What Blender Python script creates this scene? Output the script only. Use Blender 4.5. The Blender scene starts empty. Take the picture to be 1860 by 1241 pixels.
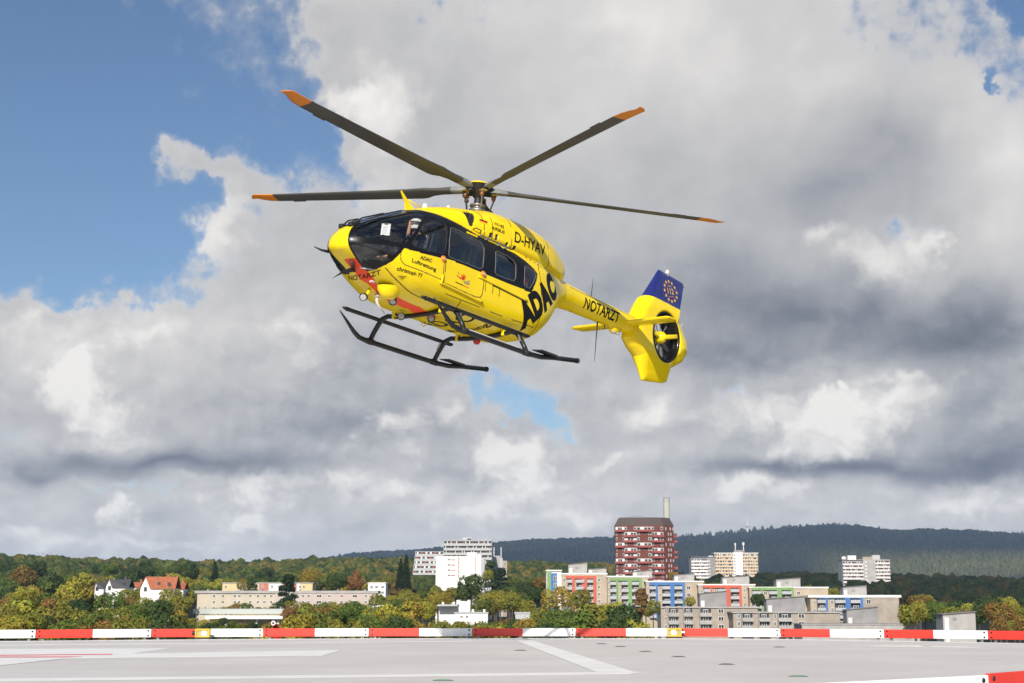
import bpy, bmesh, math, random
import numpy as np
from mathutils import Vector, Matrix, Euler
from mathutils.bvhtree import BVHTree
from math import radians, sin, cos, pi, atan2, sqrt

# ------------------------------------------------------------------ camera
scene = bpy.context.scene
COL = scene.collection
cam_data = bpy.data.cameras.new('camera')
cam = bpy.data.objects.new('camera', cam_data)
COL.objects.link(cam)
cam.location = (0, 0, 0.90)
cam.rotation_euler = (radians(90 + 10.41), 0, 0)
cam_data.sensor_width = 36.0
cam_data.lens = 50.0
cam_data.clip_start = 0.05
cam_data.clip_end = 60000
cam_data.dof.use_dof = True
cam_data.dof.focus_distance = 27.5
cam_data.dof.aperture_fstop = 5.0
scene.camera = cam

scene.view_settings.view_transform = 'Standard'
scene.view_settings.look = 'None'
scene.view_settings.gamma = 1.0
scene.view_settings.use_curve_mapping = False
scene.view_settings.exposure = 0.18
scene.cycles.max_bounces = 8
scene.cycles.transparent_max_bounces = 24
scene.cycles.volume_bounces = 0
scene.cycles.use_denoising = True

# ------------------------------------------------------------------ sun
SUN_EL, SUN_AZ = 29.5, 187.0         # azimuth clockwise from straight ahead (+Y)
sun_data = bpy.data.lights.new('sun', 'SUN')
sun_data.energy = 5.0
sun_data.angle = radians(0.53)
sun_data.color = (1.0, 0.93, 0.83)
sun = bpy.data.objects.new('sun', sun_data)
COL.objects.link(sun)
_sd = Vector((sin(radians(SUN_AZ)) * cos(radians(SUN_EL)), cos(radians(SUN_AZ)) * cos(radians(SUN_EL)), sin(radians(SUN_EL))))
sun.rotation_euler = _sd.to_track_quat('Z', 'Y').to_euler()
sun.location = _sd * 200

# ------------------------------------------------------------------ helpers
class NT:
    """tiny wrapper for building node trees"""
    def __init__(self, tree):
        self.t = tree
        self.n = tree.nodes
        self.l = tree.links
    def new(self, typ, **kw):
        nd = self.n.new(typ)
        for k, v in kw.items():
            setattr(nd, k, v)
        return nd
    def put(self, sock, v):
        if isinstance(v, bpy.types.NodeSocket):
            self.l.new(v, sock)
        elif v is not None:
            sock.default_value = v
    def math(self, op, a, b=None, c=None, clamp=False):
        nd = self.new('ShaderNodeMath', operation=op, use_clamp=clamp)
        self.put(nd.inputs[0], a)
        if b is not None: self.put(nd.inputs[1], b)
        if c is not None: self.put(nd.inputs[2], c)
        return nd.outputs[0]
    def vmath(self, op, a, b=None):
        nd = self.new('ShaderNodeVectorMath', operation=op)
        self.put(nd.inputs[0], a)
        if b is not None: self.put(nd.inputs[1], b)
        return nd.outputs[0]
    def noise(self, vec, scale, detail=4, rough=0.5, dim='3D', dist=0.0, col=False):
        nd = self.new('ShaderNodeTexNoise', noise_dimensions=dim)
        self.put(nd.inputs['Vector'], vec)
        nd.inputs['Scale'].default_value = scale
        nd.inputs['Detail'].default_value = detail
        nd.inputs['Roughness'].default_value = rough
        nd.inputs['Distortion'].default_value = dist
        return nd.outputs['Color' if col else 'Fac']
    def ramp(self, fac, a, b, smooth=True, lo=0.0, hi=1.0):
        nd = self.new('ShaderNodeMapRange', interpolation_type='SMOOTHSTEP' if smooth else 'LINEAR')
        self.put(nd.inputs[0], fac)
        nd.inputs[1].default_value = a; nd.inputs[2].default_value = b
        nd.inputs[3].default_value = lo; nd.inputs[4].default_value = hi
        return nd.outputs[0]
    def mix(self, fac, a, b, mode='MIX'):
        nd = self.new('ShaderNodeMix', data_type='RGBA', blend_type=mode)
        self.put(nd.inputs[0], fac); self.put(nd.inputs[6], a); self.put(nd.inputs[7], b)
        return nd.outputs[2]

def rgba(c):
    return (c[0], c[1], c[2], 1.0)

# ------------------------------------------------------------------ sky
# cloud masses in sky angles: azimuth, elevation, half-width, half-height (degrees), tilt, weight
COVER = [
    (5.13, 21.3, 14.2, 9.32, -8, 1.0),
    (12.84, 14.92, 11.53, 7.32, 0, 1.0),
    (1.61, 16.82, 8.87, 5.1, -20, 0.75),
    (-6.55, 22.52, 3.11, 3.11, 0, 0.55),
    (-6.25, 19.55, 2.22, 2.66, 0, 0.8),
    (13.72, 10.13, 12.42, 4.44, 0, 1.0),
    (7.21, 11.66, 7.32, 4.44, 0, 0.8),
    (-5.29, 17.41, 2.44, 3.55, 0, 0.45),
    (-13.17, 17.48, 2.22, 1.02, -15, 1.0),
    (-14.23, 16.76, 1.33, 0.8, 0, 0.8),
    (-10.93, 16.75, 2.66, 1.22, -35, 0.85),
    (-8.67, 16.21, 2.22, 2.22, 0, 0.55),
    (-11.96, 14.76, 2.22, 2.44, -40, 0.72),
    (-13.61, 12.72, 1.77, 1.33, 0, 0.45),
    (-18.09, 13.41, 1.55, 0.67, 0, 0.3),
    (-8.36, 12.95, 5.32, 3.77, -20, 0.85),
    (-13.26, 9.5, 10.65, 3.77, 0, 1.0),
    (-18.88, 9.45, 5.1, 3.11, 0, 1.0),
    (-6.48, 9.03, 5.77, 4.44, 0, 0.9),
    (-13.77, 6.47, 11.53, 2.66, 0, 1.0),
    (-1.13, 10.86, 4.44, 3.33, 0, 0.5),
    (-11.54, 3.5, 12.42, 2.44, 0, 1.0),
    (-0.66, 4.23, 12.42, 3.11, 0, 1.0),
    (-2.89, 6.65, 3.77, 2.22, 0, 0.8),
    (-18.5, 2.98, 5.77, 2.22, 0, 0.8),
    (10.28, 4.17, 13.75, 2.88, 0, 1.0),
    (10.36, 6.55, 9.32, 2.44, 0, 1.0),
    (17.7, 6.55, 6.65, 4.44, 0, 1.0),
    (4.24, 7.74, 3.55, 2.0, 0, 0.75),
    (0.66, 1.83, 33.27, 1.33, 0, 0.9),
    (6.05, 9.48, 5.32, 2.44, 0, 0.6),
    (-18.01, 19.18, 11.98, 7.1, -20, -1.0),
    (-16.62, 13.19, 6.65, 2.22, 0, -0.95),
    (-9.38, 17.26, 2.44, 2.88, -30, -0.35),
    (16.03, 14.08, 1.55, 0.8, -20, -0.5),
    (14.94, 13.62, 1.11, 0.53, 0, -0.42),
    (14.14, 14.85, 1.55, 0.67, 0, -0.3),
    (19.25, 19.56, 0.53, 0.8, 0, -0.95),
    (20.63, 22.24, 1.11, 1.11, 0, -1.0),
    (0.0, 8.2, 2.22, 1.11, -25, -0.36),
    (1.34, 7.21, 2.44, 1.24, -15, -0.36),
    (2.0, 6.43, 1.77, 0.75, 0, -0.32),
    (-1.79, 8.86, 2.0, 0.89, 0, -0.38),
    (-2.91, 8.3, 1.33, 0.67, 0, -0.28),
    (9.33, 8.21, 2.44, 0.75, 12, -0.75),
    (14.67, 7.9, 1.33, 0.53, 0, -0.5),
    (-15.76, 4.5, 3.99, 0.58, 0, -0.62),
    (-8.6, 5.71, 1.55, 0.8, 0, -0.4),
    (-7.02, 3.33, 1.11, 1.11, 0, -0.4),
    (-13.06, 4.55, 1.33, 0.67, 0, -0.3),
    (-0.46, 16.28, 1.77, 0.89, 0, -0.6),
    (6.91, 8.14, 1.33, 0.58, 0, -0.4),
    (-8.94, 2.35, 1.33, 0.44, 0, -0.3),
    (-13.36, 11.87, 1.55, 0.67, 0, -0.3),
]
TONE = [
    (5.16, 22.99, 15.53, 5.77, 0, 0.17),
    (8.56, 20.31, 6.65, 3.55, 0, 0.12),
    (1.16, 19.44, 5.77, 2.66, -20, 0.06),
    (13.07, 20.24, 6.65, 2.88, -15, 0.07),
    (-1.4, 21.16, 5.32, 2.66, 0, -0.05),
    (16.03, 18.11, 5.77, 2.66, -20, -0.1),
    (12.89, 16.21, 7.99, 2.88, 0, -0.12),
    (8.37, 13.38, 8.43, 3.55, 0, -0.13),
    (11.61, 11.3, 13.31, 2.66, -3, -0.24),
    (8.28, 9.87, 7.54, 1.55, 0, -0.16),
    (17.9, 10.14, 7.99, 2.66, 0, -0.26),
    (18.65, 5.47, 7.99, 2.44, 0, -0.34),
    (13.7, 4.92, 8.43, 0.98, 0, -0.2),
    (18.78, 7.77, 3.33, 1.77, 0, -0.12),
    (3.4, 12.62, 4.88, 2.66, 0, -0.1),
    (19.75, 16.93, 4.44, 5.32, 0, 0.17),
    (19.14, 13.85, 3.33, 2.0, 0, 0.08),
    (17.11, 14.64, 2.66, 2.66, 0, -0.04),
    (-6.5, 9.69, 5.77, 2.88, 0, -0.08),
    (-13.72, 5.39, 11.53, 0.93, 0, -0.3),
    (-18.61, 4.89, 6.65, 0.89, 0, -0.22),
    (-6.44, 7.05, 7.1, 2.22, 0, -0.18),
    (-1.77, 5.0, 4.44, 1.55, 0, -0.13),
    (-9.87, 4.71, 5.55, 1.11, 0, -0.14),
    (-11.81, 10.86, 7.1, 2.66, 0, 0.1),
    (-17.66, 9.52, 6.65, 3.33, 0, 0.17),
    (-0.66, 3.58, 8.87, 1.55, 0, 0.05),
    (-14.67, 3.25, 4.44, 1.33, 0, -0.08),
    (-5.05, 2.91, 6.65, 0.89, 0, -0.05),
    (8.09, 2.89, 11.09, 0.89, 0, -0.08),
    (-7.5, 14.51, 5.32, 3.55, -30, -0.03),
    (17.5, 2.99, 6.65, 0.89, 0, -0.05),
    (1.55, 5.11, 4.44, 1.11, 0, 0.02),
    (10.31, 4.9, 10.2, 0.8, 0, -0.16),
    (-11.5, 2.44, 6.65, 0.67, 0, -0.05),
]
HEADS = [
    (-5.8, 19.78, 2.44, 2.22, -20, 0.17),
    (-7.19, 20.26, 1.33, 0.8, 0, 0.12),
    (-11.95, 14.54, 1.77, 2.44, -30, 0.14),
    (-17.28, 8.16, 1.89, 2.0, 0, 0.24),
    (-16.08, 6.82, 2.44, 1.11, 0, 0.12),
    (-8.73, 10.3, 2.88, 1.33, 0, 0.07),
    (-15.01, 10.5, 2.88, 0.89, 0, 0.08),
    (-18.94, 10.5, 2.66, 1.11, 0, 0.08),
    (-5.28, 16.54, 2.22, 2.66, 0, 0.06),
    (14.92, 13.08, 2.44, 1.22, 0, 0.13),
    (13.04, 14.48, 1.11, 0.89, 0, 0.12),
    (16.85, 13.6, 1.0, 1.0, 0, 0.12),
    (-4.79, 7.07, 1.33, 0.89, 0, 0.18),
    (-2.23, 7.42, 1.33, 0.89, 0, 0.13),
    (-0.11, 5.66, 2.0, 1.11, -15, 0.22),
    (0.22, 4.67, 3.11, 0.89, 0, 0.1),
    (3.55, 5.65, 1.33, 0.71, 0, 0.12),
    (6.45, 7.49, 2.44, 1.33, 0, 0.12),
    (10.39, 7.42, 2.66, 1.33, 0, 0.14),
    (13.47, 6.9, 2.44, 1.66, 0, 0.27),
    (11.82, 5.54, 2.44, 0.89, 0, 0.1),
    (15.7, 7.47, 1.55, 0.98, 0, 0.11),
    (16.57, 8.29, 1.77, 0.8, 0, 0.09),
    (13.0, 8.32, 0.49, 0.35, 0, 0.14),
    (14.7, 8.58, 2.66, 0.8, 0, 0.07),
    (-10.51, 4.49, 3.11, 0.89, 0, 0.15),
    (-14.98, 3.35, 1.0, 0.89, 0, 0.16),
    (-11.09, 2.97, 1.77, 0.67, 0, 0.16),
    (-13.58, 1.99, 3.99, 0.58, 0, 0.08),
    (-5.07, 4.22, 3.11, 0.58, 0, 0.08),
    (-1.1, 3.58, 2.44, 0.8, 0, 0.1),
    (2.87, 3.57, 2.0, 0.8, 0, 0.11),
    (9.85, 4.17, 3.33, 0.71, 0, 0.13),
    (18.16, 4.02, 3.33, 0.98, 0, 0.13),
    (-6.83, 4.64, 2.66, 0.58, 0, 0.08),
    (-18.49, 2.77, 1.77, 0.8, 0, 0.08),
    (15.43, 1.98, 6.65, 0.49, 0, 0.08),
    (-5.1, 5.75, 2.66, 0.8, 0, 0.06),
    (-16.66, 2.28, 2.66, 0.53, 0, 0.06),
]

world = bpy.data.worlds.new('World')
scene.world = world
world.use_nodes = True
W = NT(world.node_tree)
W.n.clear()
SKY_STRENGTH = 0.095
tc = W.new('ShaderNodeTexCoord')
sep = W.new('ShaderNodeSeparateXYZ')
W.l.new(tc.outputs['Generated'], sep.inputs[0])
az = W.math('MULTIPLY', W.math('ARCTAN2', sep.outputs[0], sep.outputs[1]), 180 / pi)
el = W.math('MULTIPLY', W.math('ARCSINE', sep.outputs[2]), 180 / pi)
cmb = W.new('ShaderNodeCombineXYZ')
W.put(cmb.inputs[0], az); W.put(cmb.inputs[1], el)
P0 = cmb.outputs[0]

def vscale(v, s):
    nd = W.new('ShaderNodeVectorMath', operation='MULTIPLY')
    W.put(nd.inputs[0], v); nd.inputs[1].default_value = s
    return nd.outputs[0]
def voff(v, s):
    nd = W.new('ShaderNodeVectorMath', operation='ADD')
    W.put(nd.inputs[0], v); nd.inputs[1].default_value = s
    return nd.outputs[0]
# billowing: push the coordinates about with two sizes of noise
big = voff(W.noise(P0, 0.22, 2, 0.5, '2D', col=True), (-.5, -.5, -.5))
mid = voff(W.noise(voff(P0, (31.7, 12.1, 4.0)), 0.70, 5, 0.56, '2D', col=True), (-.5, -.5, -.5))
P1 = W.vmath('ADD', P0, vscale(big, (3.0, 2.0, 0)))
P2 = W.vmath('ADD', W.vmath('ADD', P0, vscale(big, (2.2, 1.6, 0))), vscale(mid, (2.6, 2.0, 0)))

def blobs(vec, rows, kind):
    out = None
    for a, e, rx, ry, rot, w in rows:
        mp = W.new('ShaderNodeMapping', vector_type='TEXTURE')
        W.l.new(vec, mp.inputs[0])
        mp.inputs[1].default_value = (a, e, 0)
        mp.inputs[2].default_value = (0, 0, radians(rot))
        mp.inputs[3].default_value = (rx, ry, 1)
        g = W.new('ShaderNodeTexGradient', gradient_type=kind)
        W.l.new(mp.outputs[0], g.inputs[0])
        out = W.math('MULTIPLY_ADD', g.outputs['Fac'], w, out if out is not None else 0.0)
    return out

def billow(vec, scale, detail=3.0, rough=0.5):
    """rounded cauliflower heaps: bright in the middle of each cell, creased between"""
    vo = W.new('ShaderNodeTexVoronoi', voronoi_dimensions='2D', feature='SMOOTH_F1', normalize=True)
    W.l.new(vec, vo.inputs['Vector'])
    vo.inputs['Scale'].default_value = scale; vo.inputs['Detail'].default_value = detail
    vo.inputs['Roughness'].default_value = rough; vo.inputs['Lacunarity'].default_value = 2.2
    vo.inputs['Smoothness'].default_value = 0.6
    return W.math('SUBTRACT', 1.0, vo.outputs['Distance'])
# clouds flatten towards the horizon
el_s = W.math('ADD', el, W.math('MULTIPLY', W.math('EXPONENT', W.math('MULTIPLY', W.math('MAXIMUM', el, -2.0), -0.2)), -5.0))
cmb2 = W.new('ShaderNodeCombineXYZ'); W.put(cmb2.inputs[0], az); W.put(cmb2.inputs[1], el_s)
PF_ = cmb2.outputs[0]
PB = W.vmath('ADD', PF_, vscale(mid, (1.5, 1.2, 0)))
fine = W.noise(voff(PF_, (7.3, 3.1, 9.0)), 0.85, 8, 0.58, '2D')
soft = W.noise(voff(P0, (-17.3, 43.1, 2.0)), 0.20, 4, 0.5, '2D')
bil = billow(PB, 0.55)
bil2 = billow(voff(PB, (-0.32, 0.50, 0)), 0.55)
wide = W.noise(voff(P0, (77.0, -20.0, 5.0)), 0.055, 2, 0.5, '2D')
# cover
cov = blobs(P2, COVER, 'SPHERICAL')
cov = W.math('ADD', cov, W.ramp(wide, 0.40, 0.66, False, -0.05, 0.25))
dens = W.math('ADD', cov, W.math('MULTIPLY', W.math('SUBTRACT', fine, 0.5), 0.75))
dens = W.math('ADD', dens, W.math('MULTIPLY', W.math('SUBTRACT', bil, 0.55), 0.40))
alpha = W.math('ADD', W.ramp(dens, -0.10, 0.62, True, 0.0, 0.62), W.ramp(dens, 0.18, 0.46, True, 0.0, 0.38))
# tone
tone = blobs(P1, TONE, 'QUADRATIC_SPHERE')
heads_f = blobs(P2, HEADS, 'SPHERICAL')
hx = W.math('ADD', heads_f, W.math('MULTIPLY', W.math('SUBTRACT', bil, 0.55), 0.10))
hmask = W.ramp(hx, 0.0, 0.125, True)
heads = W.math('MULTIPLY', hmask, W.math('ADD', heads_f, 0.045))
# self relief: heaps facing the light (upper left) read brighter; calm in the high grey deck and in flat bases
calm = W.ramp(el, 9.0, 15.0, True, 1.0, 0.25)
calm = W.math('MULTIPLY', calm, W.math('ADD', W.math('MULTIPLY', hmask, 0.75), 0.40))
relief = W.math('MULTIPLY', W.math('MULTIPLY', W.math('SUBTRACT', bil, bil2), 0.55), calm)
relief2 = W.math('MULTIPLY', W.math('MULTIPLY', W.math('SUBTRACT', fine, 0.5), 0.16), W.math('ADD', W.math('MULTIPLY', calm, 0.8), 0.15))
relief3 = W.math('MULTIPLY', W.math('SUBTRACT', soft, 0.5), 0.22)
edge = W.math('MULTIPLY', W.ramp(dens, 0.2, 0.75, True, 1.0, 0.0), 0.10)
t = W.math('ADD', W.math('MULTIPLY', tone, 1.35), W.math('MULTIPLY', heads, 1.6))
lowglow = W.ramp(el, 0.5, 7.0, True, 0.17, 0.0)
for q in (relief, relief2, relief3, edge, lowglow):
    t = W.math('ADD', t, q)
t = W.math('ADD', t, 0.64)
cr = W.new('ShaderNodeValToRGB')
W.l.new(t, cr.inputs[0])
e_ = cr.color_ramp.elements
e_[0].position = 0.10; e_[0].color = (0.125, 0.142, 0.18, 1)
e_[1].position = 0.98; e_[1].color = (0.90, 0.875, 0.835, 1)
for pos, c in ((0.32, (0.205, 0.222, 0.262)), (0.50, (0.365, 0.375, 0.405)), (0.62, (0.505, 0.505, 0.515)), (0.78, (0.675, 0.66, 0.65))):
    k = e_.new(pos); k.color = rgba(c)
sky = W.new('ShaderNodeTexSky', sky_type='NISHITA', sun_disc=False)
sky.sun_elevation = radians(SUN_EL)
sky.sun_rotation = radians(SUN_AZ)
sky.altitude = 150; sky.air_density = 1.0; sky.dust_density = 0.8; sky.ozone_density = 2.6
skyc = W.mix(1.0, sky.outputs[0], (0.82, 0.87, 0.92, 1.0), 'MULTIPLY')
CLOUD_GAIN = 0.90 / SKY_STRENGTH
cl = W.mix(1.0, cr.outputs[0], (CLOUD_GAIN, CLOUD_GAIN, CLOUD_GAIN, 1.0), 'MULTIPLY')
final = W.mix(alpha, skyc, cl)
bg = W.new('ShaderNodeBackground')
W.l.new(final, bg.inputs[0]); bg.inputs[1].default_value = SKY_STRENGTH
wo = W.new('ShaderNodeOutputWorld')
W.l.new(bg.outputs[0], wo.inputs[0])
world.cycles.sampling_method = 'MANUAL'
world.cycles.sample_map_resolution = 512

# ------------------------------------------------------------------ mesh helpers
def link(o, parent=None):
    COL.objects.link(o)
    if parent is not None:
        o.parent = parent
    return o

def obj(name, verts, faces, mats, parent=None, smooth=False, midx=None):
    me = bpy.data.meshes.new(name)
    verts = np.asarray(verts, dtype=np.float32)
    if isinstance(faces, np.ndarray):
        nf, k = faces.shape
        me.vertices.add(len(verts)); me.vertices.foreach_set('co', verts.ravel())
        me.loops.add(nf * k); me.loops.foreach_set('vertex_index', faces.ravel().astype(np.int32))
        me.polygons.add(nf)
        me.polygons.foreach_set('loop_start', np.arange(0, nf * k, k, dtype=np.int32))
        me.polygons.foreach_set('loop_total', np.full(nf, k, dtype=np.int32))
        me.update(calc_edges=True)
    else:
        me.from_pydata([tuple(map(float, v)) for v in verts], [], faces)
    for m in (mats if isinstance(mats, (list, tuple)) else [mats]):
        me.materials.append(m)
    if midx is not None:
        me.polygons.foreach_set('material_index', np.asarray(midx, dtype=np.int32))
    me.polygons.foreach_set('use_smooth', np.full(len(me.polygons), bool(smooth)))
    me.validate()
    me.update()
    return link(bpy.data.objects.new(name, me), parent)

def empty(name, loc=(0, 0, 0), rotz=0.0):
    o = bpy.data.objects.new(name, None)
    o.location = loc
    o.rotation_euler = (0, 0, rotz)
    o.empty_display_size = 0.3
    return link(o)

def tag(o, label, cat, group=None):
    o['label'] = label
    o['category'] = cat
    if group: o['group'] = group
    return o

def setting(o, kind='structure', label=None):
    o['kind'] = kind
    if label: o['label'] = label
    return o

class MB:
    """collects simple solids, then links them as one mesh"""
    def __init__(self):
        self.v = []; self.f = []; self.m = []
    def add(self, vs, fs, mi=0):
        b = len(self.v)
        self.v += [tuple(p) for p in vs]
        self.f += [tuple(i + b for i in f) for f in fs]
        self.m += [mi] * len(fs)
        return self
    def box(self, x0, x1, y0, y1, z0, z1, mi=0, M=None):
        vs = [Vector(p) for p in ((x0, y0, z0), (x1, y0, z0), (x1, y1, z0), (x0, y1, z0), (x0, y0, z1), (x1, y0, z1), (x1, y1, z1), (x0, y1, z1))]
        if M is not None: vs = [M @ p for p in vs]
        return self.add(vs, [(0, 3, 2, 1), (4, 5, 6, 7), (0, 1, 5, 4), (1, 2, 6, 5), (2, 3, 7, 6), (3, 0, 4, 7)], mi)
    def bevbox(self, x0, x1, y0, y1, z0, z1, b, mi=0, M=None):
        """box with chamfered edges"""
        X, Y, Z = (x0, x1), (y0, y1), (z0, z1)
        bm = bmesh.new()
        bmesh.ops.create_cube(bm, size=1.0)
        for v in bm.verts:
            v.co = Vector((X[v.co.x > 0], Y[v.co.y > 0], Z[v.co.z > 0]))
        bmesh.ops.bevel(bm, geom=bm.edges[:], offset=b, segments=2, affect='EDGES', profile=0.5)
        bm.verts.index_update()
        vs = [(M @ v.co) if M is not None else v.co.copy() for v in bm.verts]
        fs = [tuple(v.index for v in f.verts) for f in bm.faces]
        bm.free()
        return self.add(vs, fs, mi)
    def tube(self, pts, r, n=10, mi=0, caps=True):
        pts = [Vector(p) for p in pts]
        rs = list(r) if isinstance(r, (list, tuple, np.ndarray)) else [r] * len(pts)
        rings = []
        t0 = (pts[1] - pts[0]).normalized()
        up = Vector((0, 0, 1)) if abs(t0.z) < 0.9 else Vector((1, 0, 0))
        u = t0.cross(up).normalized()
        for i, p in enumerate(pts):
            if i == 0: t = pts[1] - pts[0]
            elif i == len(pts) - 1: t = pts[-1] - pts[-2]
            else: t = (pts[i + 1] - p).normalized() + (p - pts[i - 1]).normalized()
            t.normalize()
            u = (u - t * u.dot(t)).normalized()
            w = t.cross(u)
            rings.append([p + (u * cos(2 * pi * k / n) + w * sin(2 * pi * k / n)) * rs[i] for k in range(n)])
        vs = [q for rg in rings for q in rg]
        fs = []
        for i in range(len(pts) - 1):
            for k in range(n):
                a = i * n + k; b = i * n + (k + 1) % n
                fs.append((a, b, b + n, a + n))
        if caps:
            fs.append(tuple(range(n))[::-1])
            fs.append(tuple(range((len(pts) - 1) * n, len(pts) * n)))
        return self.add(vs, fs, mi)
    def prism(self, poly, z0, z1, mi=0, M=None):
        n = len(poly)
        vs = [Vector((p[0], p[1], z0)) for p in poly] + [Vector((p[0], p[1], z1)) for p in poly]
        if M is not None: vs = [M @ p for p in vs]
        fs = [tuple(range(n))[::-1], tuple(range(n, 2 * n))] + [(i, (i + 1) % n, n + (i + 1) % n, n + i) for i in range(n)]
        return self.add(vs, fs, mi)
    def lathe(self, prof, n=24, mi=0, M=None):
        """profile of (r, z) turned about z"""
        vs = []
        for r, z in prof:
            for k in range(n):
                a = 2 * pi * k / n
                p = Vector((r * cos(a), r * sin(a), z))
                vs.append(M @ p if M is not None else p)
        fs = []
        for i in range(len(prof) - 1):
            for k in range(n):
                a = i * n + k; b = i * n + (k + 1) % n
                fs.append((a, b, b + n, a + n))
        return self.add(vs, fs, mi)
    def build(self, name, mats, parent=None, smooth=False):
        o = obj(name, self.v, self.f, mats, parent, smooth, self.m)
        if len(self.f) < 4000:
            bm = bmesh.new(); bm.from_mesh(o.data)
            bmesh.ops.recalc_face_normals(bm, faces=bm.faces[:])
            bm.to_mesh(o.data); bm.free()
        return o

def quads_grid(nu, nv, wrap=False):
    i, j = np.meshgrid(np.arange(nu - 1), np.arange(nv if wrap else nv - 1), indexing='ij')
    j2 = (j + 1) % nv
    return np.stack([i * nv + j, (i + 1) * nv + j, (i + 1) * nv + j2, i * nv + j2], -1).reshape(-1, 4)

_mats = {}
def mat(name, col, rough=0.6, metal=0.0, var=0.0, scale=5.0, coat=0.0, bump=0.0, bscale=40.0, spec=0.5):
    """plain procedural paint: base colour with cloudy variation and fine relief"""
    if name in _mats: return _mats[name]
    m = bpy.data.materials.new(name); m.use_nodes = True
    N = NT(m.node_tree); bs = N.n['Principled BSDF']
    bs.inputs['Base Color'].default_value = rgba(col)
    bs.inputs['Roughness'].default_value = rough
    bs.inputs['Metallic'].default_value = metal
    bs.inputs['Specular IOR Level'].default_value = spec
    if coat:
        bs.inputs['Coat Weight'].default_value = coat
        bs.inputs['Coat Roughness'].default_value = 0.05
    if var or bump:
        tcn = N.new('ShaderNodeTexCoord')
        if var:
            nz = N.noise(tcn.outputs['Object'], scale, 6, 0.6)
            c = N.mix(N.ramp(nz, 0.3, 0.7), rgba([x * (1 - var) for x in col]), rgba([min(1, x * (1 + var)) for x in col]))
            N.l.new(c, bs.inputs['Base Color'])
        if bump:
            bp = N.new('ShaderNodeBump'); bp.inputs['Strength'].default_value = bump
            N.l.new(N.noise(tcn.outputs['Object'], bscale, 5, 0.6), bp.inputs['Height'])
            N.l.new(bp.outputs[0], bs.inputs['Normal'])
    _mats[name] = m
    return m

rng = np.random.default_rng(77)
random.seed(77)

# ------------------------------------------------------------------ landing pad
def pad_material():
    m = bpy.data.materials.new('pad_coating'); m.use_nodes = True
    N = NT(m.node_tree); bs = N.n['Principled BSDF']
    tcn = N.new('ShaderNodeTexCoord')
    P = tcn.outputs['Object']
    a = N.noise(P, 0.35, 6, 0.6)
    b = N.noise(P, 6.0, 8, 0.65)
    c = N.noise(P, 70.0, 3, 0.6)
    mp = N.new('ShaderNodeMapping'); N.l.new(P, mp.inputs[0])
    mp.inputs[2].default_value = (0, 0, 0.25); mp.inputs[3].default_value = (0.25, 3.5, 1)
    d = N.noise(mp.outputs[0], 1.6, 6, 0.6)
    col = N.mix(N.ramp(a, 0.3, 0.72), (0.56, 0.53, 0.505, 1), (0.65, 0.62, 0.595, 1))
    col = N.mix(N.math('MULTIPLY', N.ramp(b, 0.45, 0.75), 0.35), col, (0.47, 0.445, 0.42, 1))
    col = N.mix(N.math('MULTIPLY', N.ramp(d, 0.58, 0.75), 0.5), col, (0.43, 0.41, 0.39, 1))
    col = N.mix(N.math('MULTIPLY', N.ramp(c, 0.4, 0.8), 0.25), col, (0.70, 0.67, 0.645, 1))
    # faint seams between coating lanes and rubber scuffs
    sx = N.new('ShaderNodeSeparateXYZ'); N.l.new(P, sx.inputs[0])
    lane = N.math('ABSOLUTE', N.math('SUBTRACT', N.math('FRACT', N.math('MULTIPLY', N.math('ADD', sx.outputs[1], N.math('MULTIPLY', sx.outputs[0], 0.22)), 0.34)), 0.5))
    col = N.mix(N.math('MULTIPLY', N.ramp(lane, 0.485, 0.497), 0.35), col, (0.36, 0.345, 0.33, 1))
    mp2 = N.new('ShaderNodeMapping'); N.l.new(P, mp2.inputs[0]); mp2.inputs[2].default_value = (0, 0, -0.9); mp2.inputs[3].default_value = (0.35, 4.0, 1)
    scf = N.noise(mp2.outputs[0], 1.1, 5, 0.65)
    col = N.mix(N.math('MULTIPLY', N.ramp(scf, 0.64, 0.74), 0.45), col, (0.30, 0.29, 0.28, 1))
    N.l.new(col, bs.inputs['Base Color'])
    bs.inputs['Roughness'].default_value = 0.62
    bs.inputs['Specular IOR Level'].default_value = 0.3
    bp = N.new('ShaderNodeBump'); bp.inputs['Strength'].default_value = 0.25; bp.inputs['Distance'].default_value = 0.01
    N.l.new(c, bp.inputs['Height']); N.l.new(bp.outputs[0], bs.inputs['Normal'])
    return m

PAD = [(-13.6, 35.1), (-12.0, 34.9), (-9.1, 36.1), (-6.2, 37.0), (-3.6, 37.45), (-1.0, 37.65), (1.6, 37.65), (4.3, 37.5),
       (6.9, 36.8), (9.2, 35.1), (11.3, 33.3), (13.2, 31.3), (13.7, 24.0), (9.5, 18.2), (5.1, 14.3), (1.6, 11.1), (-2.5, 10.0),
       (-8.5, 12.5), (-14.0, 20.0), (-15.2, 28.0)]
pad = MB().prism([(x, y - 0.05) for x, y in PAD], -0.45, 0.0).build('landing_pad', pad_material())
setting(pad, 'structure')
roof_deck = MB().box(-24, 24, -12, 39.5, -1.7, -1.2).build('roof_deck', mat('roof_gravel', (0.28, 0.27, 0.26), 0.9, var=0.25, scale=3))
setting(roof_deck, 'structure')
white_paint = mat('pad_white_paint', (0.80, 0.79, 0.77), 0.55, var=0.07, scale=1.2, bump=0.1, bscale=60)
red_paint = mat('pad_red_paint', (0.62, 0.05, 0.05), 0.55, var=0.12, scale=1.5)
def marking(polys, m, z=0.004, label=None):
    mb = MB()
    for p in polys:
        # even out very long shapes so the paint sits flat
        mb.prism(p, z - 0.002, z)
    return mb.build('painted_marking', m, pad)
marking([[(-6.28, 17.55), (-6.08, 17.0), (1.50, 18.72), (1.72, 19.17), (1.62, 19.28)]], white_paint)
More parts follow.
